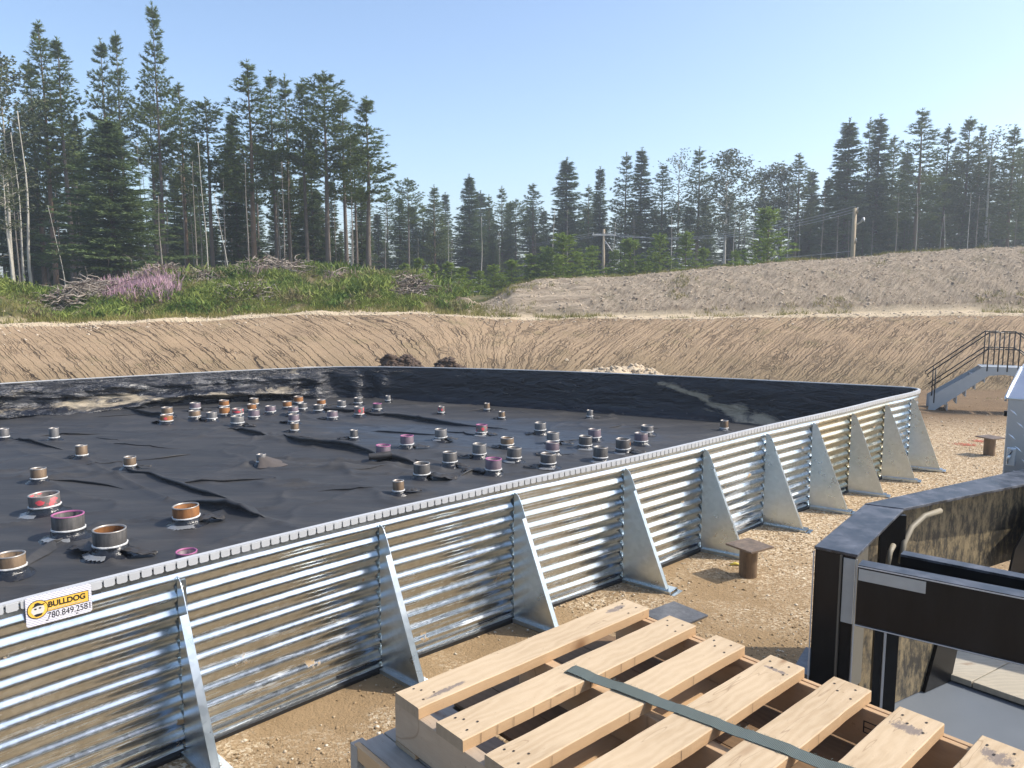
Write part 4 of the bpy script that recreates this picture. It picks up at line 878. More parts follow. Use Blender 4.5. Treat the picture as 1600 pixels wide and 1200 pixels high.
# diagonal gusset running down to the deck under the outer beam
b = MB(); d = (C0_-B0).normalized(); n_ = Vector((d.y, -d.x))
def vpoly(p, q, zs, th, mat, name):
    dd = (q-p); nn = Vector((-dd.y, dd.x)).normalized()*th; b = MB(); V = [Vector((*(p+dd*s), z)) for s, z in zs]; V2 = [v+Vector((nn.x, nn.y, 0)) for v in V]; k = len(V)
    b.add(V+V2, [tuple(range(k)), tuple(range(2*k-1, k-1, -1))]+[(i, (i+1) % k, k+(i+1) % k, k+i) for i in range(k)]); return tpart(b, name, mat)
vpoly(B0+Vector((.02, -.05)), C0_+Vector((0, -.05)), [(-.02, LZ), (.47, LZ), (.56, .95), (.60, 1.06), (.34, 1.3), (-.02, 1.5)], .01, M['speck'], 'gusset')
vpoly(B0+Vector((.03, -.07)), C0_+Vector((0, -.07)), [(.36, LZ), (.53, LZ), (.64, 1.10), (.52, 1.10)], .04, M['black'], 'diagonal_brace')
web(Vector((1.822, 3.68)), Vector((1.935, 3.66)), LZ, ZG-.013, 'post', M['black'], .03)
web(Vector((1.862, 3.665)), Vector((1.874, 3.663)), LZ, 1.2, 'post_edge', M['edgewhite'], .01)
# dark shading plate inside on the right, under the outer beam
vpoly(B0+Vector((.36, -.02)), C0x+Vector((.1, -.10)), [(.40, 1.06), (1.0, 1.06), (1.0, 1.56), (.72, 1.54), (.50, 1.36), (.42, 1.20)], .012, M['black'], 'side_plate')
# cross beam with tape
D0, D1 = Vector((1.395, 2.985)), Vector((1.845, 2.655)); dd = (D1-D0).normalized(); nb_ = Vector((-dd.y, dd.x)); D1x = D0+dd*1.9
zc0 = 1.575
b = MB(); b.prism(P2(D0, D1x, D1x+nb_*.075, D0+nb_*.075), zc0-.008, zc0); tpart(b, 'cross_beam_flange', M['scuff'])
b = MB(); b.prism(P2(D0, D1x, D1x-nb_*-.010, D0-nb_*-.010), zc0-.245, zc0-.008); cbm = tpart(b, 'cross_beam', M['black'])
b = MB(); b.prism(P2(D0, D1x, D1x+nb_*.075, D0+nb_*.075), zc0-.256, zc0-.248); tpart(b, 'cross_beam_flange', M['black'])
for z_ in (zc0-.006, zc0-.252):
    b = MB(); b.prism(P2(D0-nb_*.0035, D1x-nb_*.0035, D1x-nb_*.0005, D0-nb_*.0005), z_-.0015, z_+.0025); tpart(b, 'worn_edge', M['edgewhite'])
b = MB(); b.prism(P2(D0+dd*.004-nb_*.002, D0+dd*.245-nb_*.002, D0+dd*.245-nb_*.0002, D0+dd*.004-nb_*.0002), zc0-.062, zc0-.014); tpart(b, 'reflective_tape', M['tape'])
df = (A1-A0).normalized(); nf = Vector((df.y, -df.x))
b = MB(); a_ = A0+df*((A1-A0).length-.052); c_ = A0+df*((A1-A0).length-.006); b.prism(P2(a_+nf*-.001, c_+nf*-.001, c_+nf*.003, a_+nf*.003), ZG-.30, ZG-.022); tpart(b, 'reflective_tape', M['tape'])
for p in (A0, A1):
    q = p+nf*.001; b = MB(); b.prism([(q.x-.002, q.y-.002), (q.x+.002, q.y-.002), (q.x+.002, q.y+.002), (q.x-.002, q.y+.002)], DZ0, ZG-.02); tpart(b, 'worn_edge', M['edgewhite'])
E0, E1 = Vector((1.66, 3.17)), Vector((2.02, 2.875)); dd2 = (E1-E0).normalized(); E1x = E0+dd2*1.7; n2 = Vector((-dd2.y, dd2.x))
b = MB(); b.prism(P2(E0, E1x, E1x+n2*.06, E0+n2*.06), 1.545, 1.555); tpart(b, 'inner_rail_flange', M['scuff'])
b = MB(); b.prism(P2(E0, E1x, E1x+n2*.01, E0+n2*.01), 1.40, 1.545); tpart(b, 'inner_rail', M['black'])
HP = lambda px, py, D: (ux(px, py)*D, D)
b = MB(); b.tube([(*HP(1470, 788, 3.86), 1.545), (*HP(1445, 797, 3.80), 1.535), (*HP(1425, 815, 3.72), 1.50), (*HP(1413, 836, 3.66), 1.44), (*HP(1409, 862, 3.62), 1.35)], .014, 12); tpart(b, 'hose', M['hose'])
b = MB(); b.tube([(*HP(1396, 852, 3.5), tz(852, 3.5)), (*HP(1391, 860, 3.46), tz(862, 3.46)), (*HP(1387, 880, 3.44), tz(885, 3.44))], .012, 12); tpart(b, 'hose', M['hose'])
# deck: steel frame plate + boards
Pd = lambda s, v: O0+U*s+VV*v
q1 = Pd(-.12, -.02); q2 = Pd(1.36, -.02); 
M['bluepaint'] = plain('blue_grey_deck_plate', (.13,.15,.175), .55, 0, sc=4)
q3 = Pd(1.42, .55); q4 = Pd(1.42, 1.86); q5 = Pd(-.12, 1.86)
b = MB(); b.prism([(q1.x, q1.y), (q5.x, q5.y), (q4.x, q4.y), (q2.x+.05, q2.y-.05)], .70, .868); dk = tpart(b, 'deck_frame', M['bluepaint'])
b = MB(); b.prism([(1.25, 2.55), (3.2, 1.2), (4.9, 2.6), (4.3, 5.4), (2.1, 4.25), (1.70, 4.12), (1.24, 3.60)], .36, .455); tpart(b, 'lower_deck', M['bluepaint'])
b = MB(); b.prism([(1.35, 3.50), (1.43, 3.40), (1.60, 3.66), (1.50, 3.73)], .80, .868); tpart(b, 'step_plate', M['bluesteel'])
b = MB(); b.prism([(-1.6, -1.4), (1.2, -1.6), (4.4, .9), (4.2, 1.4), (Pd(-.12, 1.9).x, Pd(-.12, 1.9).y-.05), (q1.x-.3, q1.y-.4), (-1.3, .9)], .70, .860); tpart(b, 'standing_deck', M['tanwood'])
bn0, bn1 = Vector(gp(1484, 1054, .50)), Vector(gp(1600, 1094, .50)); sm0, sm1 = Vector(gp(1519, 1065, .50)), Vector(gp(1583, 1032, .50))
along = (sm1-sm0).normalized(); ed_ = (bn1-bn0).normalized()
for k_ in range(-1, 5):
    s0 = sm0+ed_*(.30*k_+.003); s1 = sm0+ed_*(.30*(k_+1)-.004)
    b = MB(); b.prism(P2(s0, s1, s1+along*1.7, s0+along*1.7), .465, .50); tpart(b, 'deck_board', M['tanwood'], .003)
b = MB(); 
for (x, y, h) in ((.1, -.9, .70), (1.2, -.8, .70), (1.5, 1.6, .70), (3.4, 1.8, .36), (3.6, 4.2, .36)):
    b = MB(); b.box((x, y, h/2), (.12, .12, h)); tpart(b, 'stand_leg', M['black'])

# ---------------------------------------------------------------- diamond-plate toolbox
t = NT('diamond_plate'); s = t.node('ShaderNodeSeparateXYZ', {0: t.co}).outputs
t.set(col=(.46,.49,.53), metal=.85, rough=.36).nrm(t.bump(t.noise(14, 3), .1, .004)); M['diamond'] = t.m
M['alu'] = plain('smooth_aluminium', (.44,.48,.55), .32, .75, var=.05); M['alu_lip'] = plain('bright_aluminium_lip', (.72,.76,.80), .3, .7)
YT = 5.0; X0 = ux(1571, 680)*YT; zt0 = tz(573, YT+.25); zl = tz(622, YT)
tb = empty('toolbox', (X0, YT, 1.05), 'silver diamond-plate toolbox with a sloping lid, cut by the right frame edge', 'toolbox', None, R(-36))
b = MB(); b.box((.75, .30, (zl-1.05)/2), (1.5, .60, zl-1.05), bev=.006)
for rr_ in range(14):
    for cc_ in range(18):
        a_ = R(-42); cx_ = .035+cc_*.083+(.0415 if rr_ % 2 else 0); cz_ = .03+rr_*.080
        if cz_ > zl-1.07 or cx_ > 1.48: continue
        c_, s_ = math.cos(a_), math.sin(a_); L_, w_ = .030, .0065
        q_ = [(cx_+c_*dx-s_*dz, cz_+s_*dx+c_*dz) for dx, dz in ((-L_, 0), (0, -w_), (L_, 0), (0, w_))]
        b.add([(x, -.0005, z) for x, z in q_]+[(cx_, -.0035, cz_)], [(0, 1, 4), (1, 2, 4), (2, 3, 4), (3, 0, 4)], 1)
b.build('body', [M['diamond'], M['alu_lip']], tb)
h_ = zt0-1.05; hl = zl-1.05
b = MB(); b.add([(-.012,-.004,hl),(1.52,-.004,hl),(1.52,.61,hl),(-.012,.61,hl),(.045,.25,h_),(1.46,.25,h_),(1.46,.61,h_),(.045,.61,h_)], [(0,1,5,4),(1,2,6,5),(2,3,7,6),(3,0,4,7),(4,5,6,7),(3,2,1,0)]); b.build('lid', M['alu'], tb)
b = MB(); b.tube([(-.015, -.008, hl-.02), (-.014, -.008, hl+.004), (.045, .246, h_+.004)], .009, 6); b.tube([(-.015, -.010, hl), (1.52, -.010, hl)], .006, 6); b.build('lid_lip', M['alu_lip'], tb)
b = MB(); b.box((.04, -.008, tz(712, YT)-1.05), (.05, .014, .12), bev=.004); b.tube([(.022, -.02, tz(722, YT)-1.05), (.028, -.035, tz(712, YT)-1.05), (.048, -.018, tz(701, YT)-1.05)], [.006, .012, .008], 8); b.build('latch', M['alu_lip'], tb)
b = MB(); b.box((-.012, .06, tz(648, YT)-1.05), (.018, .03, .035), bev=.003); b.build('hinge', M['black'], tb)
b = MB(); ca, sa = math.cos(R(-36)), math.sin(R(-36)); b.prism([(X0+x*ca-y*sa, YT+x*sa+y*ca) for x, y in ((-.02, -.03), (1.6, -.03), (1.6, .65), (-.02, .65))], .90, 1.05); tpart(b, 'neck_deck', M['black'])
for x, y in ((.2, .1), (1.4, .1), (.2, .5), (1.4, .5)):
    b = MB(); b.box((X0+x*ca-y*sa, YT+x*sa+y*ca, .45), (.12, .12, .90)); tpart(b, 'stand_leg', M['black'])

# ---------------------------------------------------------------- crossover stair
YS = 17.25; k_ = YS/ (1200*math.cos(PITCH)+0)
def sx(px, y=YS): return ux(px, 600)*y
xb, xp0, xp1 = sx(1453), sx(1524), sx(1572); zP = tz(570, YS); zR = tz(518, YS); xr = xp1+(xp0-xb)
st = empty('crossover_stair', (xb, YS, 0), 'grey steel crossover stair with black handrails beyond the far end of the wall', 'stair', None, R(-24))
M['stairgrey'] = plain('grey_painted_steel', (.36,.40,.43), .45, .3); M['treadgrey'] = plain('galvanised_tread', (.42,.45,.47), .5, .5); M['blackrail'] = plain('black_rail_paint', (.012,.012,.013), .4)
dz = .28
for dy in (0, .62):
    b = MB(); T = Matrix(((1,0,0,0),(0,0,-1,dy),(0,1,0,0),(0,0,0,1)))
    x0, x1, x2, x3 = 0, xp0-xb, xp1-xb, xr-xb
    b.prism([(x0,0),(x0+.10,-.03),(x1+.10,zP-.20),(x1+.42,zP-.16),(x1+.42,zP),(x1,zP),(x0,zP*.28)][::-1], -.004, .004, 0, T)
    b.prism([(x1+.42,zP-.17),(x2-.12,zP-.19),(x3-.17,-.03),(x3,0),(x3,zP*.28),(x2,zP),(x1+.42,zP)], -.004, .004, 0, T); b.build('stringer', M['stairgrey'], st)
for k_ in range(1, 6):
    for sgn in (0, 1):
        f_ = k_/6; x = (x1*f_*1.0) if not sgn else (x3-x1*f_)
        b = MB(); b.box((x+(.08 if not sgn else -.08), .31, zP*f_*.98-.02), (.24, .60, .03)); b.box((x+(.20 if not sgn else -.20), .31, zP*f_*.98-.09), (.02, .60, .15)); b.build('tread', M['treadgrey'], st)
b = MB(); b.box(((x1+x2)/2, .31, zP-.02), (x2-x1+.1, .60, .03)); b.build('platform', M['treadgrey'], st)
rh = zR-zP; r_ = .014
for dy in (0, .62):
    for sgn in (0, 1):
        X_ = (lambda v: v) if not sgn else (lambda v: x3-v)
        b = MB()
        for hh in (rh, rh*.52): b.tube([(X_(.02), dy, zP*.28*.4+hh+.02), (X_(x1+.05), dy, zP+hh), (X_(x1+.33), dy, zP+hh)], r_, 6)
        for px__, zb in ((.10, .16), (x1+.06, zP-.1), (x1+.26, zP-.1)):
            zt_ = (zP*.28*.4+rh+.02)+(zP-zP*.28*.4)*min(1, (px__-.02)/(x1+.03)) ; b.tube([(X_(px__), dy, zb), (X_(px__), dy, zt_)], r_, 6)
        b.tube([(X_(.02), dy, zP*.28*.4+rh+.02), (X_(-.06), dy, zP*.28*.4+rh-.05), (X_(-.04), dy, zP*.28*.4+rh-.12)], r_, 6)
        b.build('handrail', M['blackrail'], st)
# ---------------------------------------------------------------- trees: one of each kind built, then copied
def foliage_mat(name, c1, c2, c3):
    t = NT(name); g = t.node('ShaderNodeNewGeometry').outputs['Random Per Island']; oi = t.node('ShaderNodeObjectInfo').outputs['Random']
    c = t.ramp(g, [(0, c1), (.55, c2), (1, c3)]); c = t.mix(t.math('MULTIPLY', oi, .35), c, tuple(x*.6 for x in c2)); n = t.noise(.8, 3); c = t.mix(t.ramp(n, [(.4, 0.0), (.65, .45)]), c, tuple(x*1.25 for x in c3))
    t.set(col=c, rough=.7, spec=.2)
    d = t.n.new('ShaderNodeBsdfTranslucent'); t.l.new(c, d.inputs[0]); mx = t.n.new('ShaderNodeMixShader'); mx.inputs[0].default_value = .22
    t.l.new(t.b.outputs[0], mx.inputs[1]); t.l.new(d.outputs[0], mx.inputs[2]); t.l.new(mx.outputs[0], t.n['Material Output'].inputs[0]); return t.m
M['pine'] = foliage_mat('pine_needles', (.055,.090,.028), (.11,.155,.046), (.185,.225,.07))
M['spruce'] = foliage_mat('spruce_needles', (.042,.076,.032), (.084,.132,.050), (.145,.19,.075))
M['spruce_light'] = foliage_mat('light_spruce_needles', (.065,.11,.042), (.12,.175,.068), (.19,.24,.10))
M['sapling'] = foliage_mat('young_needles', (.09,.14,.02), (.19,.27,.04), (.30,.38,.07))
M['aspen'] = foliage_mat('aspen_leaves', (.055,.075,.030), (.10,.125,.055), (.17,.19,.10))
M['dead'] = plain('dead_twigs', (.13,.11,.09), .9, bump=0)
M['bark'] = plain('conifer_bark', (.125,.10,.08), .9, sc=2.5, var=.35); M['barkred'] = plain('pine_bark', (.17,.115,.075), .9, sc=2.5, var=.3); M['pale_bark'] = plain('pale_bark', (.42,.39,.33), .85, sc=3, var=.35); M['greybark'] = plain('grey_bark', (.22,.195,.165), .9, sc=2.5, var=.3)
def blades(P, D, n, L, W, cone, up, r):
    """n thin blades at each point P fanning round direction D"""
    P = np.repeat(P, n, 0); D = np.repeat(D, n, 0); m = len(P)
    d = D+r.normal(0, cone, (m, 3)); d[:, 2] += up; d /= np.linalg.norm(d, axis=1)[:, None]
    s = np.cross(d, r.normal(0, 1, (m, 3))); s /= np.linalg.norm(s, axis=1)[:, None]+1e-6
    l = L*r.uniform(.6, 1.25, (m, 1)); w = W*r.uniform(.7, 1.2, (m, 1))
    V = np.stack([P-s*w*.5, P+s*w*.5, P+d*l+s*w*.22, P+d*l-s*w*.22], 1).reshape(-1, 3)
    return V, np.arange(m*4).reshape(m, 4)
def conifer_crown(H, cb, rmax, seed, kind):
    r = np.random.default_rng(seed); Ps, Ds, B = [], [], []
    z = cb*H; top = H*.985; lean = r.normal(0, .01, 2)
    while z < top:
        f = (z-cb*H)/(H-cb*H)
        if kind == 'pine': R_ = rmax*(1-f)**.80*(.72+.38*min(1, f*5+.2))*(.75+.5*r.random())
        elif kind == 'round': R_ = rmax*math.sqrt(max(0.03, 1-(2*f-.75)**2/1.7))*(1-f**5*.6)*(.7+.5*r.random())
        elif kind == 'sapling': R_ = rmax*1.2*(1-f)**1.05*(.75+.5*r.random())
        else: R_ = rmax*(1-f)**.9*(.75+.4*r.random())+.05
        nb = int(r.integers(4, 7)) if kind != 'spruce' else int(r.integers(6, 9))
        for b in range(nb):
            if kind in ('pine', 'round') and r.random() < .12: continue
            a = r.random()*6.283; L = R_*r.uniform(.65, 1.1); L = max(L, .18)
            rise = {'pine': .35, 'round': .45, 'sapling': .55, 'spruce': -.28}[kind]*(1+f*.6 if kind != 'spruce' else 1-f*1.6)
            m = max(3, int(L/.20)); tt_ = np.linspace(.22 if kind in ('pine', 'round') else .08, 1, m)
            bend = {'pine': .30, 'round': .3, 'sapling': .2, 'spruce': -.18}[kind]
            wob = r.normal(0, .04, (m, 2)).cumsum(0)*.5
            rad = tt_*L; x = rad*math.cos(a)+wob[:, 0]; y = rad*math.sin(a)+wob[:, 1]; zz_ = z+rad*rise*.55+bend*L*(tt_**2)*.5-(.15*L*np.sin(tt_*3.1) if kind in ('pine', 'round') else 0)
            if kind == 'spruce': zz_ = z+rad*rise+.16*L*tt_**3
            P = np.stack([x, y, zz_], 1); d = np.array([math.cos(a), math.sin(a), .35 if kind != 'spruce' else -.12]); Ps.append(P); Ds.append(np.repeat(d[None], m, 0))
            if kind in ('pine', 'round', 'sapling') and L > .5:      # side twigs
                side = np.array([-math.sin(a), math.cos(a), .1])
                for s_ in (-1, 1):
                    k2 = tt_ > .4; Q = P[k2]+side*s_*(.10+.22*r.random((k2.sum(), 1))); Ps.append(Q); Ds.append(np.repeat((d+side*s_*.9)[None], k2.sum(), 0))
            if kind == 'spruce' and L > .4:
                side = np.array([-math.sin(a), math.cos(a), -.1])
                for s_ in (-1, 1):
                    wv_ = (.10+.30*L*.5*(1-tt_)[:, None])*r.uniform(.5, 1.1, (m, 1)); Q = P+side*s_*wv_-np.array([0, 0, .04]); Ps.append(Q); Ds.append(np.repeat((d*.8+side*s_*.6)[None], m, 0))
            if L > .5: B.append([(0, 0, z), (x[m//2], y[m//2], zz_[m//2]), (x[-1], y[-1], zz_[-1])])
        z += {'pine': .30, 'round': .30, 'sapling': .27, 'spruce': .24}[kind]*(1 if f < .8 else .6)*r.uniform(.6, 1.4)*(H/16 if kind != 'sapling' else .8)
    k_ = 6; Ps.append(np.stack([np.zeros(k_), np.zeros(k_), np.linspace(H*.93, H*1.0, k_)], 1)); Ds.append(np.repeat(np.array([[0, 0, 1.]]), k_, 0))
    P = np.concatenate(Ps); D = np.concatenate(Ds)
    if kind == 'sapling': V, F_ = blades(P, D, 12, .16, .036, .55, .5, r)
    elif kind == 'spruce': V, F_ = blades(P, D, 9, .22, .046, .38, -.05, r)
    else: V, F_ = blades(P, D, 13, .21, .038, .60, .30, r)
    return V, F_, B
def make_trunk(H, r0, parent, mat, seed, branches=(), dead=0, crown_base=.5, lean=0, wob=.06, name='trunk'):
    r = random.Random(seed); b = MB(); n = 11; pts = []; rad = []
    for i in range(n):
        f = i/(n-1); pts.append((wob*mnoise.noise(Vector((f*2.2, seed, 0)))*H*.08+lean*f*f*H, wob*mnoise.noise(Vector((f*2.2, seed, 7)))*H*.08, -.4+f*(H+.3))); rad.append(max(.018, r0*(1-f)**.8))
    b.tube(pts, rad, 8)
    for B_ in branches[::2]: b.tube(B_, [.022, .014, .006], 3, cap=False)
    for _ in range(dead):
        z = H*r.uniform(.12, crown_base+.08); a = r.random()*6.28; L = r.uniform(.35, 1.1); f = min(1, max(0, (z+.4)/(H+.3))); px_ = lean*f*f*H
        b.tube([(px_, 0, z), (px_+L*.5*math.cos(a), L*.5*math.sin(a), z-.02), (px_+L*math.cos(a), L*math.sin(a), z-.16*L-.05)], [.013, .009, .005], 3, cap=False)
    return b.build(name, mat, parent)
PROTO = {}
def tree_proto(key, kind, H, cb, rmax, mat, bark, seed, r0=.14, dead=40, name='pine_tree'):
    e = bpy.data.objects.new(name, None); e.empty_display_size = .1; link(e)
    V, F_, B = conifer_crown(H, cb, rmax, seed, kind)
    make_trunk(H, r0, e, M[bark], seed, B, dead, cb)
    c = bpy.data.objects.new('crown', npmesh('crown', V, F_, [M[mat]])); link(c, e)
    PROTO[key] = [e, H, rmax, False]
for k_, (cb, rm, sd_) in enumerate([(.50,1.25,1),(.42,1.45,2),(.58,1.15,3),(.35,1.5,4)]): tree_proto('pine%d' % k_, 'pine', 17, cb, rm, 'pine', 'barkred' if k_ % 2 else 'bark', sd_)
for k_, (cb, rm, sd_) in enumerate([(.62,1.5,5),(.55,1.3,6)]): tree_proto('round%d' % k_, 'round', 17, cb, rm, 'pine', 'bark', sd_)
for k_, (cb, rm, sd_, mt) in enumerate([(.10,1.5,7,'spruce'),(.16,1.25,8,'spruce'),(.22,1.7,9,'spruce'),(.20,2.3,10,'spruce_light')]): tree_proto('spruce%d' % k_, 'spruce', 16, cb, rm, mt, 'bark', sd_, dead=60, name='spruce_tree')
for k_, (rm, sd_) in enumerate([(1.0,11),(1.35,12),(.85,13)]): tree_proto('sap%d' % k_, 'sapling', 5, .03, rm, 'sapling', 'barkred', sd_, .05, 0, name='young_pine')
def aspen_proto(key, H, cb, rmax, seed, nb, leaf, r0=.10, name='aspen_tree', sparse=1.0):
    e = bpy.data.objects.new(name, None); e.empty_display_size = .1; link(e); r = np.random.default_rng(seed); Ps = []; B = []
    for i in range(nb):
        f = r.random()**.8; z = H*(cb+(1-cb)*f*.9); a = r.random()*6.28; L = rmax*(math.sin(math.pi*min(1, f*.85+.12)))*r.uniform(.5, 1.1)+.2; rise = .55+.5*f
        tip = np.array([L*math.cos(a), L*math.sin(a), z+L*rise]); B.append([(0, 0, z), tuple(np.array([tip[0]*.5, tip[1]*.5, z+L*rise*.4])), tuple(tip)])
        m = int((10+L*16)*sparse); s_ = r.random((m, 1))**.6; P = np.array([0, 0, z])+(tip-np.array([0, 0, z]))*s_+r.normal(0, .20, (m, 3)); Ps.append(P)
    P = np.concatenate(Ps); V, F_ = blades(P, np.repeat(np.array([[0, 0, .1]]), len(P), 0), 4, leaf, leaf*.75, 1.0, 0, r)
    make_trunk(H*.93, r0, e, M['pale_bark'], seed, [x for x in B for _ in (0, 1)], 6, cb, wob=.12)
    c = bpy.data.objects.new('crown', npmesh('crown', V, F_, [M['aspen']])); link(c, e); PROTO[key] = [e, H, rmax, False]
aspen_proto('aspen0', 15, .45, 1.6, 21, 46, .11); aspen_proto('aspen1', 15, .35, 1.9, 22, 60, .12); aspen_proto('aspen2', 15, .5, 1.3, 23, 26, .09, sparse=.8)
def snag_proto(key, H, seed, bark, r0, dead, lean=0, name='bare_tree', wob=.2):
    e = bpy.data.objects.new(name, None); e.empty_display_size = .1; link(e); make_trunk(H, r0, e, M[bark], seed, (), 0, .9, lean, wob)
    b = MB(); r = random.Random(seed+1)
    for _ in range(dead):
        z = H*r.uniform(.3, .98); a = r.random()*6.28; L = r.uniform(.3, 1.0)*(1.1-.6*z/H); f = (z+.4)/(H+.3); q = lean*f*f*H
        b.tube([(q, 0, z), (q+L*.55*math.cos(a), L*.55*math.sin(a), z+.12*L), (q+L*math.cos(a), L*math.sin(a), z+.3*L)], [.012, .008, .004], 3, cap=False)
    b.build('twigs', M['dead'], e); PROTO[key] = [e, H, .8, False]
snag_proto('birch0', 10, 31, 'pale_bark', .075, 14, -.02, 'bare_birch'); snag_proto('birch1', 10, 33, 'pale_bark', .05, 10, .03, 'bare_birch'); snag_proto('birch2', 10, 35, 'pale_bark', .055, 16, -.09, 'bare_birch')
snag_proto('snag0', 12, 41, 'greybark', .085, 60, 0, 'dead_tree', .08); snag_proto('snag1', 12, 43, 'greybark', .07, 80, .02, 'dead_tree', .1)
# spruce with hanging dead boughs
e_ = PROTO['spruce3'][0]; b = MB(); rr = random.Random(9)
for _ in range(150):
    a = rr.random()*6.28; z = rr.uniform(1.2, 4.4); L = rr.uniform(.8, 2.3); dr_ = rr.uniform(.5, 1.0)
    b.tube([(0, 0, z), (L*.5*math.cos(a), L*.5*math.sin(a), z-.1), (L*.85*math.cos(a), L*.85*math.sin(a), z-.5*dr_*L*.6), (L*math.cos(a), L*math.sin(a), z-dr_*L*.9)], [.016, .012, .009, .005], 3, cap=False)
b.build('hanging_dead_boughs', plain('grey_boughs', (.24,.20,.165), .9, bump=0), e_)
def plant(key, px, py, D, label, cat, group=None, w=1.0, rz=None, seed=0, sink=0.0):
    P = PROTO[key]; x = ux(px, max(py, 250))*D; y = D; z0 = tzv(x, y)-.1-sink; H = tz(py, D)-z0
    if P[3]:
        r0 = P[0].copy(); COL.objects.link(r0)
        for ch in P[0].children: c = ch.copy(); COL.objects.link(c); c.parent = r0
    else: r0 = P[0]; P[3] = True
    s = H/P[1]; wr = (s**.5 if s < 1.6 else 1.25)*w
    r0.location = (x, y, z0); r0.scale = (wr, wr, s); r0.rotation_euler = (0, 0, rz if rz is not None else (px*.37+py*.11) % 6.28)
    tag(r0, label, cat)
    if group: r0['group'] = group
    return r0
GL, GM, GR_ = 'conifers of the tall left-hand stand', 'conifers of the distant middle stand', 'conifers of the right-hand stand'
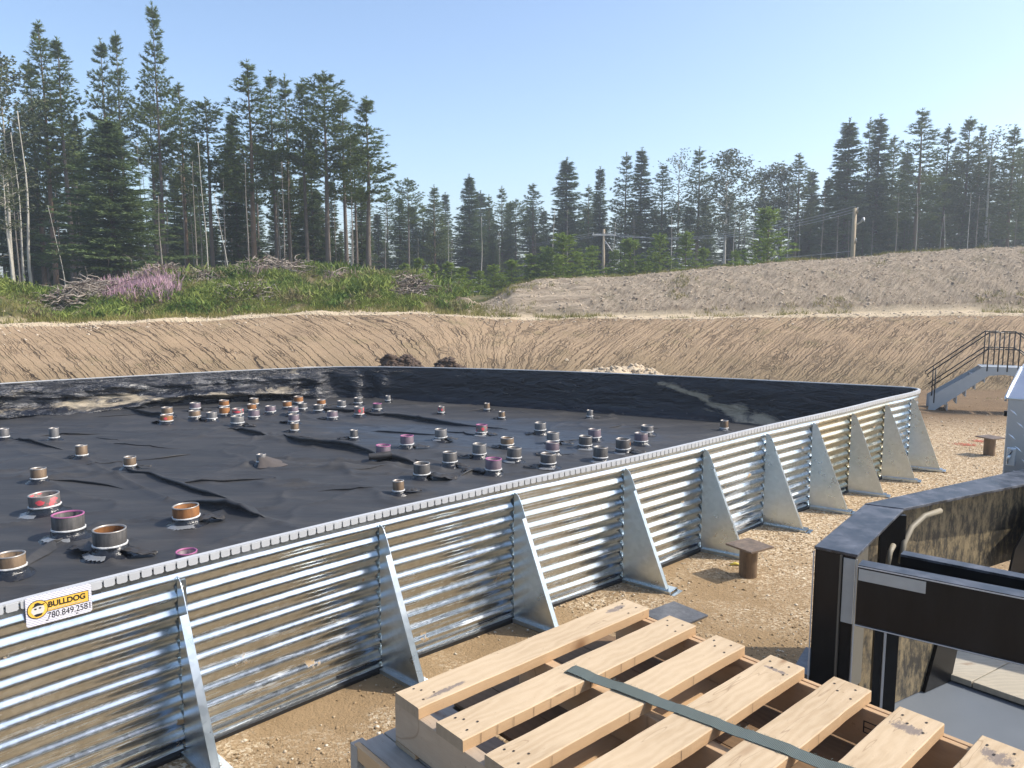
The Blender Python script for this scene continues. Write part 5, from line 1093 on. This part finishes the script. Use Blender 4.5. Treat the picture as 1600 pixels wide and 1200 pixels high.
T = [
('aspen1',8,72,45,'pale loose-leaved aspen filling the top left corner','aspen tree',None,.9),
('pine1',75,36,48,'tallest dark pine at the left edge of the stand, broad crown','pine tree',GL,1.25),
('pine0',102,62,47,'pine leaning against the right side of the tallest left-edge pine','pine tree',GL,1.0),
('pine3',56,96,50,'shorter pine on the left shoulder of the left-edge group','pine tree',GL,.95),
('pine2',168,62,50,'left one of the twin slim pines between the left group and the tallest tree','pine tree',GL,.85),
('pine0',192,53,51,'right one of the twin slim pines, with open feathery branches','pine tree',GL,.95),
('pine0',250,8,47,'tallest pine of all, narrow crown tapering high above the stand','pine tree',GL,.95),
('pine1',285,132,51,'medium pine tucked under the right flank of the tallest tree','pine tree',GL,.95),
('spruce3',170,186,41,'big light green spruce with grey dead boughs sweeping down','spruce tree',None,1.45),
('round0',238,160,50,'bushy low pine directly under the crown of the tallest tree','pine tree',GL,1.0),
('round1',325,155,47,'round-topped pine just right of the tallest tree','pine tree',GL,1.05),
('spruce1',366,176,49,'very dark narrow spruce between the round-topped and the tall straight pine','spruce tree',GL,.9),
('pine1',392,97,46,'tall straight pine heading the second group, nearest its left side','pine tree',GL,1.15),
('pine2',427,113,48,'slim pine second from the left of the second group','pine tree',GL,.85),
('pine3',449,118,50,'full dark pine in the middle of the second group','pine tree',GL,.9),
('pine2',475,124,47,'thin pine with a long bare trunk right of the middle of the second group','pine tree',GL,.9),
('round1',509,114,46,'pine with a rounded top and a long bare trunk, right of the thin one','pine tree',GL,1.2),
('pine0',537,154,47,'pine with a lower shoulder crown near the right end of the second group','pine tree',GL,1.05),
('pine0',574,154,44,'solitary tall pine at the right end of the left stand','pine tree',None,1.15),
('round1',554,210,49,'small pine crown between the shoulder pine and the solitary pine','pine tree',GL,.8),
('spruce1',563,290,52,'small dark spruce low behind the right end of the left stand','spruce tree',GL,.9),
('spruce0',486,215,52,'dark spruce low between the long bare trunks of the second group','spruce tree',GL,.9),
('spruce2',20,200,49,'dark spruce behind the white birches at the left edge','spruce tree',GL,1.2),
('spruce0',120,190,53,'dark spruce filling the dip right of the left-edge group','spruce tree',GL,1.1),
('birch0',38,172,39,'white birch trunk with a slight lean, thickest of the left-edge birches','birch',None,1.2),
('birch0',26,205,38.5,'thin white birch trunk left beside the thickest birch','birch',None,.8),
('birch2',93,320,38,'pale birch bent over to the left behind the brush heap','birch',None,.8),
('snag0',247,305,40,'broken pale trunk standing right of the big light spruce','dead tree',None,1.2),
('birch1',318,220,41,'slender pale trunk rising on the mound below the round-topped pine','birch',None,.9),
('birch2',352,300,40.5,'second slender pale trunk leaning left, near the very dark spruce','birch',None,.9),
('snag1',440,250,42,'grey leaning dead trunk through the middle of the second group','dead tree',None,.8),
('snag0',300,250,43,'straight grey dead trunk left of the slender pale trunk','dead tree',None,.8),
('birch0',548,340,44,'short white dead trunk standing left of the solitary pine foot','birch',None,.8),
('snag0',28,330,44,'grey bare trunk far left, behind the white birches','dead tree',None,.8),
('aspen0',3,235,34,'yellowish leafy bush-like aspen cut by the left edge','aspen tree',None,.8),
('round0',637,279,66,'pine with a tufted flat top standing alone right of the gap','pine tree',GM,.85),
('spruce1',624,308,72,'dark spruce behind the tufted flat-topped pine, to its left','spruce tree',GM,1.1),
('spruce0',590,333,75,'low spruce in the gap right of the solitary tall pine','spruce tree',GM,1.2),
('pine3',660,318,74,'middling pine between the flat-topped pine and the pointed one','pine tree',GM,1.0),
('pine3',678,290,73,'pointed pine left of the notch in the distant treeline','pine tree',GM,1.1),
('spruce2',733,274,78,'tall pointed spruce just right of the notch in the treeline','spruce tree',GM,1.15),
('pine3',764,305,82,'small pine tucked right of the tall pointed spruce','pine tree',GM,.9),
('pine3',784,292,80,'pine with a slightly ragged tip, second after the pointed spruce','pine tree',GM,1.0),
('round0',806,312,84,'low rounded pine in the dip before the wide-crowned pine','pine tree',GM,.9),
('pine1',833,288,80,'wide-crowned pine with a pale trunk in the distant stand','pine tree',GM,1.25),
('spruce2',886,248,80,'broad dark spruce standing highest of the left half of the distant stand','spruce tree',GM,1.45),
('pine3',920,290,84,'rounded mid-green pine right of the broad dark spruce','pine tree',GM,1.1),
('spruce1',938,262,82,'narrow spire-like spruce beside the power pole with crossarm','spruce tree',GM,1.0),
('pine3',979,240,80,'left one of the paired tall conifers right of the power pole','pine tree',GM,1.15),
('spruce0',1003,232,80,'right one of the paired tall conifers, darker and narrower','spruce tree',GM,1.25),
('pine1',1036,258,80,'fuller green pine between the paired conifers and the thin-leaved tree','pine tree',GM,1.2),
('aspen2',1062,228,80,'thin-leaved aspen with the sky showing through its crown','aspen tree',None,1.1),
('pine3',1093,231,78,'pine with a rounded dark top right of the see-through aspen','pine tree',GM,1.25),
('aspen1',1137,226,74,'tall leafy aspen with two pale trunks, centre right','aspen tree',None,1.25),
('snag0',1167,262,78,'bare grey spike of a tree right of the tall leafy aspen','dead tree',None,.8),
('aspen0',1195,258,80,'greyish aspen at the left end of the broad leafy mass','aspen tree',None,1.5),
('aspen1',1222,248,80,'leafy aspen in the middle of the broad leafy mass','aspen tree',None,1.4),
('pine1',1249,241,79,'dark pine tip rising out of the broad leafy mass','pine tree',GM,1.3),
('spruce0',1270,266,82,'dark spruce at the right end of the broad leafy mass','spruce tree',GM,1.2),
('spruce2',1325,187,70,'broad dark conifer at the left end of the right-hand stand','spruce tree',GR_,1.35),
('pine3',1357,186,72,'slim pine close behind the broad dark conifer, its tip a little right','pine tree',GR_,.9),
('spruce0',1373,181,70,'second tip of the closely grouped trio above the near power pole','spruce tree',GR_,1.2),
('pine1',1396,214,73,'lower pine on the right slope of the trio above the near power pole','pine tree',GR_,1.0),
('pine1',1437,172,66,'highest open-branched pine of the right-hand stand','pine tree',GR_,1.35),
('pine3',1480,196,69,'dense pine right of the highest open-branched one','pine tree',GR_,1.1),
('pine0',1512,185,68,'pine with spreading top left of the wispy aspen','pine tree',GR_,1.15),
('aspen2',1548,192,66,'wispy pale aspen leaning right, near the right edge','aspen tree',None,1.3),
('pine1',1530,196,68,'pine half hidden by the wispy pale aspen','pine tree',GR_,.9),
('pine3',1583,197,66,'last dark pine before the right edge','pine tree',GR_,1.15),
('round0',1600,230,68,'dark pine crown cut by the right edge','pine tree',GR_,1.3),
('birch0',1345-110,300,66,'thin pale trunk rising right of the bright young pine','birch',None,.7),
('birch1',1250,345,66,'second thin pale trunk right of the bright young pine, shorter','birch',None,.7),
('birch0',1437,300,62,'white trunk with twisted twigs under the highest open-branched pine','birch',None,.7),
('birch0',1518,300,62,'mottled white trunk under the pine with the spreading top','birch',None,.8),
('birch1',1160,330,66,'thin grey trunk just right of the tall leafy aspen','birch',None,.7),
('snag1',560-3,330,60,'fine twiggy grey tree in the gap by the solitary pine','dead tree',None,.8),
('birch0',700,345,64,'thin white trunk below the notch in the treeline','birch',None,.7),
('snag1',1325-38,300,60,'grey twiggy trunk left of the near power pole','dead tree',None,.8),
]
for a in T: plant(*a[:4], a[4], a[5], a[6], (a[7] if len(a) > 7 else 1.0)*(1.38 if a[2] > 59 and 'tree' in a[5] and 'dead' not in a[5] else 1.04))
# front saplings
SP = [(1202,326,52,1.5,'brightest and largest young pine, a cone on the berm crest'),(1031,366,56,1.1,'young pine with a sharp tip right of the power pole brace'),(1072,364,57,1.2,'young pine second right of the pole brace, slightly paler'),
(985,374,56,1.6,'wide bushy young pine directly right of the far power pole'),(880,366,54,1.7,'tallest bushy young pine left of the far power pole'),(926,386,56,1.1,'yellow-green young pine at the foot of the far power pole, left side'),
(902,394,55,1.0,'small young pine between the tallest bushy one and the pole'),(855,386,55,1.2,'young pine on the left shoulder of the tallest bushy one'),(830,398,54,1.3,'young pine where the dirt berm begins to rise, upper one'),
(800,406,53,1.3,'young pine just left of the dirt berm crest'),(772,414,52,1.2,'young pine in the dip left of the dirt berm'),(748,424,50,1.2,'low young pine at the bottom of the dip by the berm corner'),
(722,418,49,1.3,'young pine behind the right end of the flowered mound'),(700,410,48,1.2,'dark young pine right of the mound, beside a white trunk'),(678,414,49,1.1,'young pine behind the last brush on the mound'),
(655,404,50,1.0,'slim young pine at the right shoulder of the mound'),(632,412,52,1.2,'young pine low behind the mound under the flat-topped pine'),(960,392,57,1.0,'low bright young pine right behind the far pole foot'),
(1100,388,58,1.1,'low young pine on the berm crest left of the tall aspen'),(1150,392,58,.9,'small round young pine right below the tall aspen'),(600,420,48,1.0,'small young pine peeping over the mound right of the solitary pine'),(872,398,52,1.0,'short young pine in front of the tallest bushy one')]
for k_, (px_, py_, D, w, lb) in enumerate(SP): plant('sap%d' % (k_ % 3), px_, py_, D, lb, 'young pine', 'young pines in front of the distant stand', w*1.55, sink=.3)
# trees deeper in the stands: nothing in the photo tells them apart
r = random.Random(77)
ORD = 'first second third fourth fifth sixth seventh eighth ninth tenth eleventh twelfth thirteenth fourteenth fifteenth sixteenth seventeenth eighteenth nineteenth twentieth'.split()
def ordn(k): return ORD[k] if k < 20 else ('twenty-'+ORD[k-20] if k < 29 else ('thirtieth' if k == 29 else 'thirty-'+ORD[k-30]))
def fill(n, x0, x1, y0, y1, D0, D1, keys, lab, grp, w=1.15):
    w = w*(1.2 if x0 > 500 else 1.0)
    for k_ in range(n):
        px_ = x0+(x1-x0)*(k_+r.random()*.9)/n; plant(r.choice(keys), px_, r.uniform(y0, y1), r.uniform(D0, D1), lab+', '+ordn(k_)+' from the left', 'conifer', grp, w*r.uniform(.8, 1.2))
fill(20, -40, 540, 215, 300, 54, 66, ['spruce0','spruce1','pine3','spruce2','round0'], 'dark conifer deep inside the left-hand stand', 'trees deep inside the left stand')
fill(20, -30, 600, 290, 370, 62, 80, ['spruce0','spruce2','spruce1'], 'low dark conifer behind the left-hand stand', 'low trees behind the left stand')
fill(16, 0, 560, 330, 395, 50, 57, ['spruce1','spruce0','spruce2'], 'small understorey spruce among the left-hand trunks', 'understorey spruces of the left stand', 1.1)
fill(30, 570, 1290, 295, 335, 88, 102, ['spruce0','spruce1','pine3','spruce2','pine1'], 'hazy second-row conifer of the middle stand', 'second row of the middle stand', 1.5)
fill(20, 580, 1290, 350, 392, 76, 86, ['spruce0','spruce2','spruce1'], 'small dark spruce at the foot of the middle stand', 'spruces at the foot of the middle stand', 1.6)
fill(18, 1290, 1640, 230, 300, 74, 88, ['spruce0','pine3','spruce2','pine1'], 'dark second-row conifer of the right-hand stand', 'second row of the right stand', 1.3)
fill(13, 1280, 1640, 320, 375, 66, 76, ['spruce0','spruce2','spruce1'], 'small dark spruce at the foot of the right-hand stand', 'spruces at the foot of the right stand', 1.5)
def trunks(n, x0, x1, y0, y1, D0, D1, keys, lab, grp, cat='dead tree'):
    for k_ in range(n): plant(r.choice(keys), x0+(x1-x0)*(k_+r.random())/n, r.uniform(y0, y1), r.uniform(D0, D1), lab+', '+ordn(k_)+' from the left', cat, grp, r.uniform(.8, 1.1))
trunks(26, 10, 560, 210, 300, 43, 55, ['snag0','snag1','snag0'], 'thin bare grey trunk among the left-hand pines', 'bare trunks of the left stand')
trunks(16, 580, 1280, 320, 375, 62, 74, ['snag0','snag1','birch0'], 'thin bare trunk before the middle stand', 'bare trunks of the middle stand')
trunks(10, 1290, 1600, 300, 350, 58, 68, ['snag0','snag1','birch0'], 'thin bare trunk before the right-hand stand', 'bare trunks of the right stand')
for key, P in PROTO.items():
    if not P[3]:
        for ch in list(P[0].children): bpy.data.objects.remove(ch)
        bpy.data.objects.remove(P[0])

# ---------------------------------------------------------------- growth on the mound and berms (uncountable)
def cover(name, label, pts, sizes, nb, mat, wide, r, up=.9, spread=.55):
    x, y = pts; z = terrain(x, y)[0]-.02; P = np.stack([x, y, z], 1); P = np.repeat(P, nb, 0); m = len(P); sz = np.repeat(sizes, nb)
    P[:, :2] += r.normal(0, .35, (m, 2))*sz[:, None]; d = r.normal(0, spread, (m, 3)); d[:, 2] = up; d /= np.linalg.norm(d, axis=1)[:, None]
    P[:, 2] += (r.random(m)*.55*sz)*(1 if wide > .2 else .1)
    s = np.cross(d, r.normal(0, 1, (m, 3))); s /= np.linalg.norm(s, axis=1)[:, None]+1e-6; l = (sz*r.uniform(.35, 1.0, m)*(.45 if wide > .2 else 1))[:, None]; w = l*wide
    V = np.stack([P-s*w*.35, P+s*w*.35, P+d*l*.6+s*w*.5, P+d*l+s*w*.05, P+d*l*.6-s*w*.5], 1)[:, [0, 1, 2, 4]].reshape(-1, 3) if False else np.stack([P-s*w*.5, P+s*w*.5, P+d*l+s*w*.12, P+d*l-s*w*.12], 1).reshape(-1, 3)
    o = bpy.data.objects.new(name, npmesh(name, V, np.arange(m*4).reshape(m, 4), [mat])); link(o); tag(o, label, 'ground cover', kind='stuff'); return o
def patchy(name, cols, sc):
    t = NT(name); g = t.node('ShaderNodeNewGeometry').outputs['Random Per Island']; n = t.noise(sc, 4, .65)
    a = t.mix(g, cols[0], cols[1]); b_ = t.mix(g, cols[2], cols[3]); c_ = t.mix(g, cols[4], cols[5])
    c = t.mix(t.ramp(n, [(.42, 0.0), (.50, 1.0)]), a, b_); c = t.mix(t.ramp(t.noise(sc*1.7, 4, .65, co=t.mapping((1, 1, 1), rot=(0, 0, 1))), [(.55, 0.0), (.62, .9)]), c, c_)
    t.set(col=c, rough=.75, spec=.2); d = t.n.new('ShaderNodeBsdfTranslucent'); t.l.new(c, d.inputs[0]); mx = t.n.new('ShaderNodeMixShader'); mx.inputs[0].default_value = .25
    t.l.new(t.b.outputs[0], mx.inputs[1]); t.l.new(d.outputs[0], mx.inputs[2]); t.l.new(mx.outputs[0], t.n['Material Output'].inputs[0]); return t.m
M['weed'] = patchy('weed_leaves', ((.055,.10,.02), (.12,.19,.04), (.13,.18,.04), (.25,.29,.07), (.19,.16,.085), (.31,.25,.14)), .55); M['grassy'] = foliage_mat('dry_grass', (.11,.12,.025), (.19,.19,.05), (.30,.26,.10))
M['fire'] = foliage_mat('fireweed_bloom', (.34,.20,.25), (.47,.29,.35), (.60,.42,.46)); M['dullpink'] = foliage_mat('faded_bloom', (.20,.14,.13), (.30,.21,.19), (.38,.28,.25))
R_ = np.random.default_rng(31)
def zone(n, p0, p1, D0, D1, f=None):
    px_ = R_.uniform(p0, p1, n); D = R_.uniform(D0, D1, n); x = ((px_-800)/1207.0)*D; k = np.ones(n, bool)
    if f is not None: k = f(px_, D, x)
    return x[k], D[k], px_[k]
edge = lambda px_: np.interp(px_, PXK, EDGD)
x, y, p = zone(26000, -60, 745, 23.5, 37, lambda p, D, x: (D > edge(p)+1.0+.9*(vnoise(x*.8, D*.8)+.3)) & (vnoise(x*.7, D*.7)+.25*vnoise(x*3, D*3) > -.30) & (p+1.6*(D-24)-40*vnoise(D, D*0) < 728) & ((p > 70) | (D > 24.5+4*vnoise(x*.8, D*.8)+np.maximum(0, 40-p)*.04)))
cover('weeds', 'green weeds and low shrubs covering the mound left of the dirt berm', (x, y), R_.uniform(.12, .62, len(x))*np.clip(.35+1.3*(vnoise(x*.9, y*.9)+.35), .25, 1.5), 13, M['weed'], .30, R_, spread=.8)
x, y, p = zone(9000, -60, 800, 22.8, 36, lambda p, D, x: (D > edge(p)+.35+.5*vnoise(x*1.5, D)) & ((D < edge(p)+2.0) | (vnoise(x*.5+9, D*.5) > .12)))
cover('grass', 'yellow-green grass fringe along the top of the cut slope', (x, y), R_.uniform(.10, .32, len(x)), 8, M['grassy'], .10, R_, spread=.35)
x, y, p = zone(3000, 145, 275, 27.5, 32.5, lambda p, D, x: (vnoise(x*1.1, D*1.1)+(1-np.abs(p-205)/58)*.5+(1-np.abs(D-30)/2.4)*.25 > .22))
z0 = cover('fireweed', 'pink fireweed in bloom beside the brush heap', (x, y), R_.uniform(.25, .55, len(x)), 4, M['fire'], .10, R_, spread=.25)
x, y, p = zone(5000, 150, 700, 28, 35, lambda p, D, x: (vnoise(x*.55+30, D*.55)+.3*vnoise(x*2, D*2) > .26))
cover('faded_fireweed', 'faded brownish-pink blooms scattered over the mound', (x, y), R_.uniform(.3, .6, len(x)), 5, M['dullpink'], .16, R_, spread=.3)
x, y, p = zone(9000, 740, 1640, 27.5, 36.5, lambda p, D, x: (((D < edge(p)+2.0) & (vnoise(x*.5, D*.8) > .05)) | ((D > 33.3) & (D < 35.5) & (vnoise(x*.6, D) > -.15)) | (vnoise(x*.6+5, D*.6)+.3*vnoise(x*3, D*3) > .40)))
cover('berm_grass', 'sparse grass at the foot and along the crest of the right-hand dirt berm', (x, y), R_.uniform(.07, .24, len(x)), 7, M['grassy'], .14, R_, spread=.4)
x, y, p = zone(1800, 60, 1640, 18.5, 25, lambda p, D, x: (vnoise(x*.5+50, D*.7)+.3*vnoise(x*3, D*3) > .36))
cover('slope_weeds', 'thin weeds in patches on the lower cracked slope', (x, y), R_.uniform(.04, .13, len(x)), 5, M['weed'], .25, R_)
# brush heaps: each a thing made of twisted branches
M['driftwood'] = plain('grey_brushwood', (.30,.255,.21), .9, sc=3, var=.45, bump=0); M['darkwood'] = plain('dark_brushwood', (.12,.09,.07), .9, bump=0)
def brush(px0, px1, D, h, n, label, seed, dd=1.6):
    rr = random.Random(seed); x0, x1 = ux(px0, 450)*D, ux(px1, 450)*D; cx = (x0+x1)/2; z0 = tzv(cx, D); e = empty('brush_heap', (cx, D, z0), label, 'brush heap', 'heaps of cleared brush on the mound')
    lt, dk_ = MB(), MB(); W = (x1-x0)/2
    for k_ in range(n):
        u = rr.gauss(0, .42); v = rr.gauss(0, .45); x = u*W; y = v*dd; zt = max(.02, .62*h*(1-u*u)*(1-.6*abs(v))*rr.random()); zb = tzv(cx+x, D+y)-z0
        L = rr.uniform(.2, .85); a = rr.random()*6.28; el = rr.gauss(0, .25); d = Vector((math.cos(a)*math.cos(el), math.sin(a)*math.cos(el), math.sin(el)))*L; p = Vector((x, y, zb+zt)); j = lambda s: Vector([rr.gauss(0, s*L) for _ in range(3)])
        t0 = rr.uniform(.008, .028)*(1.6 if rr.random() < .12 else 1)
        (lt if rr.random() < .72 else dk_).tube([p, p+d*.35+j(.07), p+d*.7+j(.09), p+d+j(.06)], [t0, t0*.9, t0*.65, t0*.3], 4, cap=False)
    lt.build('pale_branches', M['driftwood'], e); dk_.build('dark_branches', M['darkwood'], e)
brush(82, 180, 28.2, 1.5, 900, 'big tangled heap of grey branches at the left foot of the mound', 1, 1.8)
brush(225, 275, 31.5, .75, 220, 'small pale brush heap left on the mound above the fireweed', 2, 1.0)
brush(370, 495, 34.0, 1.15, 700, 'long brush heap along the mound crest under the second pine group', 3, 1.1)
brush(280, 350, 31.5, .65, 240, 'low brush scatter on the mound between the two bigger heaps', 4, 1.0)
brush(600, 685, 32.0, .95, 320, 'brush with a pale split log at the right end of the mound', 5, 1.1)
brush(500, 590, 34.5, .5, 170, 'low twiggy brush on the crest below the solitary pine', 6, 1.0)
brush(340, 430, 29.0, .65, 260, 'sparse grey brush half way down the mound among weeds', 7, .9)
# dark clod heap and pale spoil patch behind the far wall
n = 9000; r_ = np.random.default_rng(61); u_ = r_.uniform(-.05, .72, n); y_ = r_.uniform(28, 35.5, n); x_ = u_*y_; q_ = terrain(x_, y_); k = q_[4] > .5
P_, F_ = scatter_rocks(int(k.sum()), x_[k], y_[k], .02, .10, q_[0][k], 62)
t = NT('berm_clod'); rnd = t.node('ShaderNodeNewGeometry').outputs['Random Per Island']; t.set(col=t.ramp(rnd, [(0, (.30,.235,.17)), (.5, (.45,.365,.275)), (1, (.62,.52,.40))]), rough=.95, spec=.1)
o = bpy.data.objects.new('berm_clods', npmesh('berm_clods', P_, F_, [t.m])); link(o); tag(o, 'dry clods littering the face of the right-hand dirt berm', 'clods', kind='stuff')
n = 5000; u_ = r_.uniform(-.72, .80, n); uu = u_; D_ = np.interp(u_, UK, EDGD)+r_.normal(.3, .75, n); x_ = u_*D_
P_, F_ = scatter_rocks(n, x_, D_, .015, .09, terrain(x_, D_)[0], 66)
o = bpy.data.objects.new('ledge_clods', npmesh('ledge_clods', P_, F_, [t.m])); link(o); tag(o, 'pale clods along the top edge of the cut slope', 'clods', kind='stuff')
def clodheap(px0, px1, D, h, n, label, seed, mat, dd=.9):
    x0, x1 = ux(px0, 560)*D, ux(px1, 560)*D; rr = np.random.default_rng(seed); cx = (x0+x1)/2; hw = (x1-x0)/2
    def surf(x, y):
        u = (x-cx)/hw; v = (y-D)/dd
        return terrain(x, y)[0]+h*np.exp(-(np.abs(u)/.85)**4-(v/.8)**2)*(.72+.55*fbm(x*1.8+seed, y*1.8, 3))+.07*fbm(x*5, y*5, 3)-.08
    x = cx+rr.uniform(-1.05, 1.05, n)*hw; y = D+rr.normal(0, .5, n)*dd; z = surf(x, y)
    gu, gv = np.meshgrid(np.linspace(-1.4, 1.4, 70), np.linspace(-1.9, 1.9, 36)); gxx = cx+gu.ravel()*hw; gyy = D+gv.ravel()*dd; gz = surf(gxx, gyy); iq = np.arange(2520).reshape(36, 70)
    P_, F_ = scatter_rocks(n, x, y, .03, .17, z, seed); FQ = np.stack([iq[:-1, :-1].ravel(), iq[:-1, 1:].ravel(), iq[1:, 1:].ravel(), iq[1:, :-1].ravel()], 1)
    F_ = np.concatenate([F_, (FQ[:, [0, 1, 2]]+len(P_)), (FQ[:, [0, 2, 3]]+len(P_))]); P_ = np.concatenate([P_, np.stack([gxx, gyy, gz], 1)]); P_[:, 2] += 0; c = Vector((float((x0+x1)/2), float(D), float(tzv((x0+x1)/2, D)))); P_ = P_-np.array(c)
    o = bpy.data.objects.new('clod_heap', npmesh('clod_heap', P_, F_, [mat])); link(o); o.location = c; tag(o, label, 'soil heap')
M['darksoil'] = plain('dark_wet_soil', (.075,.05,.035), .95, sc=6, var=.4); M['palesoil'] = plain('pale_dry_soil', (.46,.37,.26), .95, sc=5, var=.2)
clodheap(585, 668, 20.3, 1.15, 1100, 'dark clod heap behind the far wall, left and larger one', 51, M['darksoil']); clodheap(662, 745, 20.3, 1.02, 1000, 'dark clod heap behind the far wall, right and lower one', 52, M['darksoil'])
clodheap(890, 1055, 20.8, .66, 900, 'pale dry soil heap spread behind the far wall', 53, M['palesoil'], 1.3)

# ---------------------------------------------------------------- power line
M['polewood'] = plain('pole_timber', (.36,.29,.19), .9, sc=3, var=.2); M['iron'] = plain('line_hardware', (.45,.45,.44), .5, .3)
def pole(px, pytop, D, label, arm, rz):
    x = ux(px, 400)*D; z0 = PLAIN-.3; H = tz(pytop, D)-z0; e = empty('power_pole', (x, D, z0), label, 'power pole', None, rz)
    b = MB(); b.tube([(0, 0, 0), (0, 0, H)], [.17, .12], 12); b.build('pole', M['polewood'], e); hz = []
    for z_, L in arm:
        b = MB(); b.box((0, -.13, H-z_), (L, .10, .13), bev=.008); b.build('crossarm', M['polewood'] if D < 60 else plain('grey_crossarm', (.5,.5,.48), .8), e)
        for s_ in (-.46, 0, .46):
            b = MB(); b.lathe([(.001, .16), (.03, .16), (.05, .11), (.03, .08), (.05, .04), (.02, 0)], 8, 0, (s_*L, -.13, H-z_+.065)); b.build('insulator', M['iron'], e)
            hz.append(e.matrix_basis @ Vector((s_*L, -.13, H-z_+.22)))
    return e, H, z0, x
from mathutils import Euler
e1, H1, z1, x1 = pole(1332, 325, 50, 'near wooden power pole with short crossarms above the dirt berm', [(.25, 1.5), (2.15, 1.3)], R(68))
b = MB(); b.tube([(-.1, -.15, H1-1.05), (-.5, -.35, H1-.95), (-.85, -.5, H1-.75), (-.95, -.55, H1-.95)], [.05, .06, .09, .03], 8); b.build('lamp_arm', M['iron'], e1)
e2, H2, z2, x2 = pole(943, 358, 74, 'far wooden power pole with a grey crossarm and a slanting brace', [(.55, 2.3)], R(8))
b = MB(); b.tube([(.1, -.1, H2-1.1), (1.15, -.1, H2-2.5)], .05, 6); b.build('brace', M['iron'], e2)
bpy.context.view_layer.update()
def wire(a, c, sag, label):
    a, c = Vector(a), Vector(c); b = MB(); b.tube([a+(c-a)*s-Vector((0, 0, sag*4*s*(1-s))) for s in np.linspace(0, 1, 24)], .017, 4, cap=False)
    o = b.build('power_cable', M.setdefault('cable', plain('cable', (.30,.31,.32), .5, bump=0))); tag(o, label, 'cable', 'cables of the power line')
for k_, (off, nm) in enumerate(((-.6, 'left'), (0, 'middle'), (.6, 'right'))):
    a = (x1+off*.4, 50+off*.8, z1+H1+.05-.12*k_); c = (x2+off*1.7, 74, z2+H2-.35)
    wire(a, c, 1.1, ['topmost', 'middle', 'lowest'][k_]+' of the three upper cables between the two power poles')
    wire(c, (ux(560, 400)*98+off*1.7, 98, tz(412-2*k_, 98)), .6, ['front', 'middle', 'rear'][k_]+' cable running left from the far power pole')
wire((x1, 50, tz(392, 50)), (ux(1000, 400)*70, 70, tz(398, 70)), .5, 'low cable leaving the near power pole near its foot')
# ---------------------------------------------------------------- haze
hb = MB(); hb.box((0, 115, 10.8), (486, 436, 25.4)); 
t = bpy.data.materials.new('haze_air'); t.use_nodes = True; nn_ = t.node_tree.nodes; nn_.clear(); ho = nn_.new('ShaderNodeOutputMaterial'); hv = nn_.new('ShaderNodeVolumePrincipled')
hv.inputs['Color'].default_value = (.86, .93, 1.0, 1); hv.inputs['Density'].default_value = .0017; hv.inputs['Anisotropy'].default_value = .35; t.node_tree.links.new(hv.outputs[0], ho.inputs['Volume'])
hz_ = hb.build('haze', t); tag(hz_, 'thin blue summer haze over the clearing', 'haze', kind='stuff')
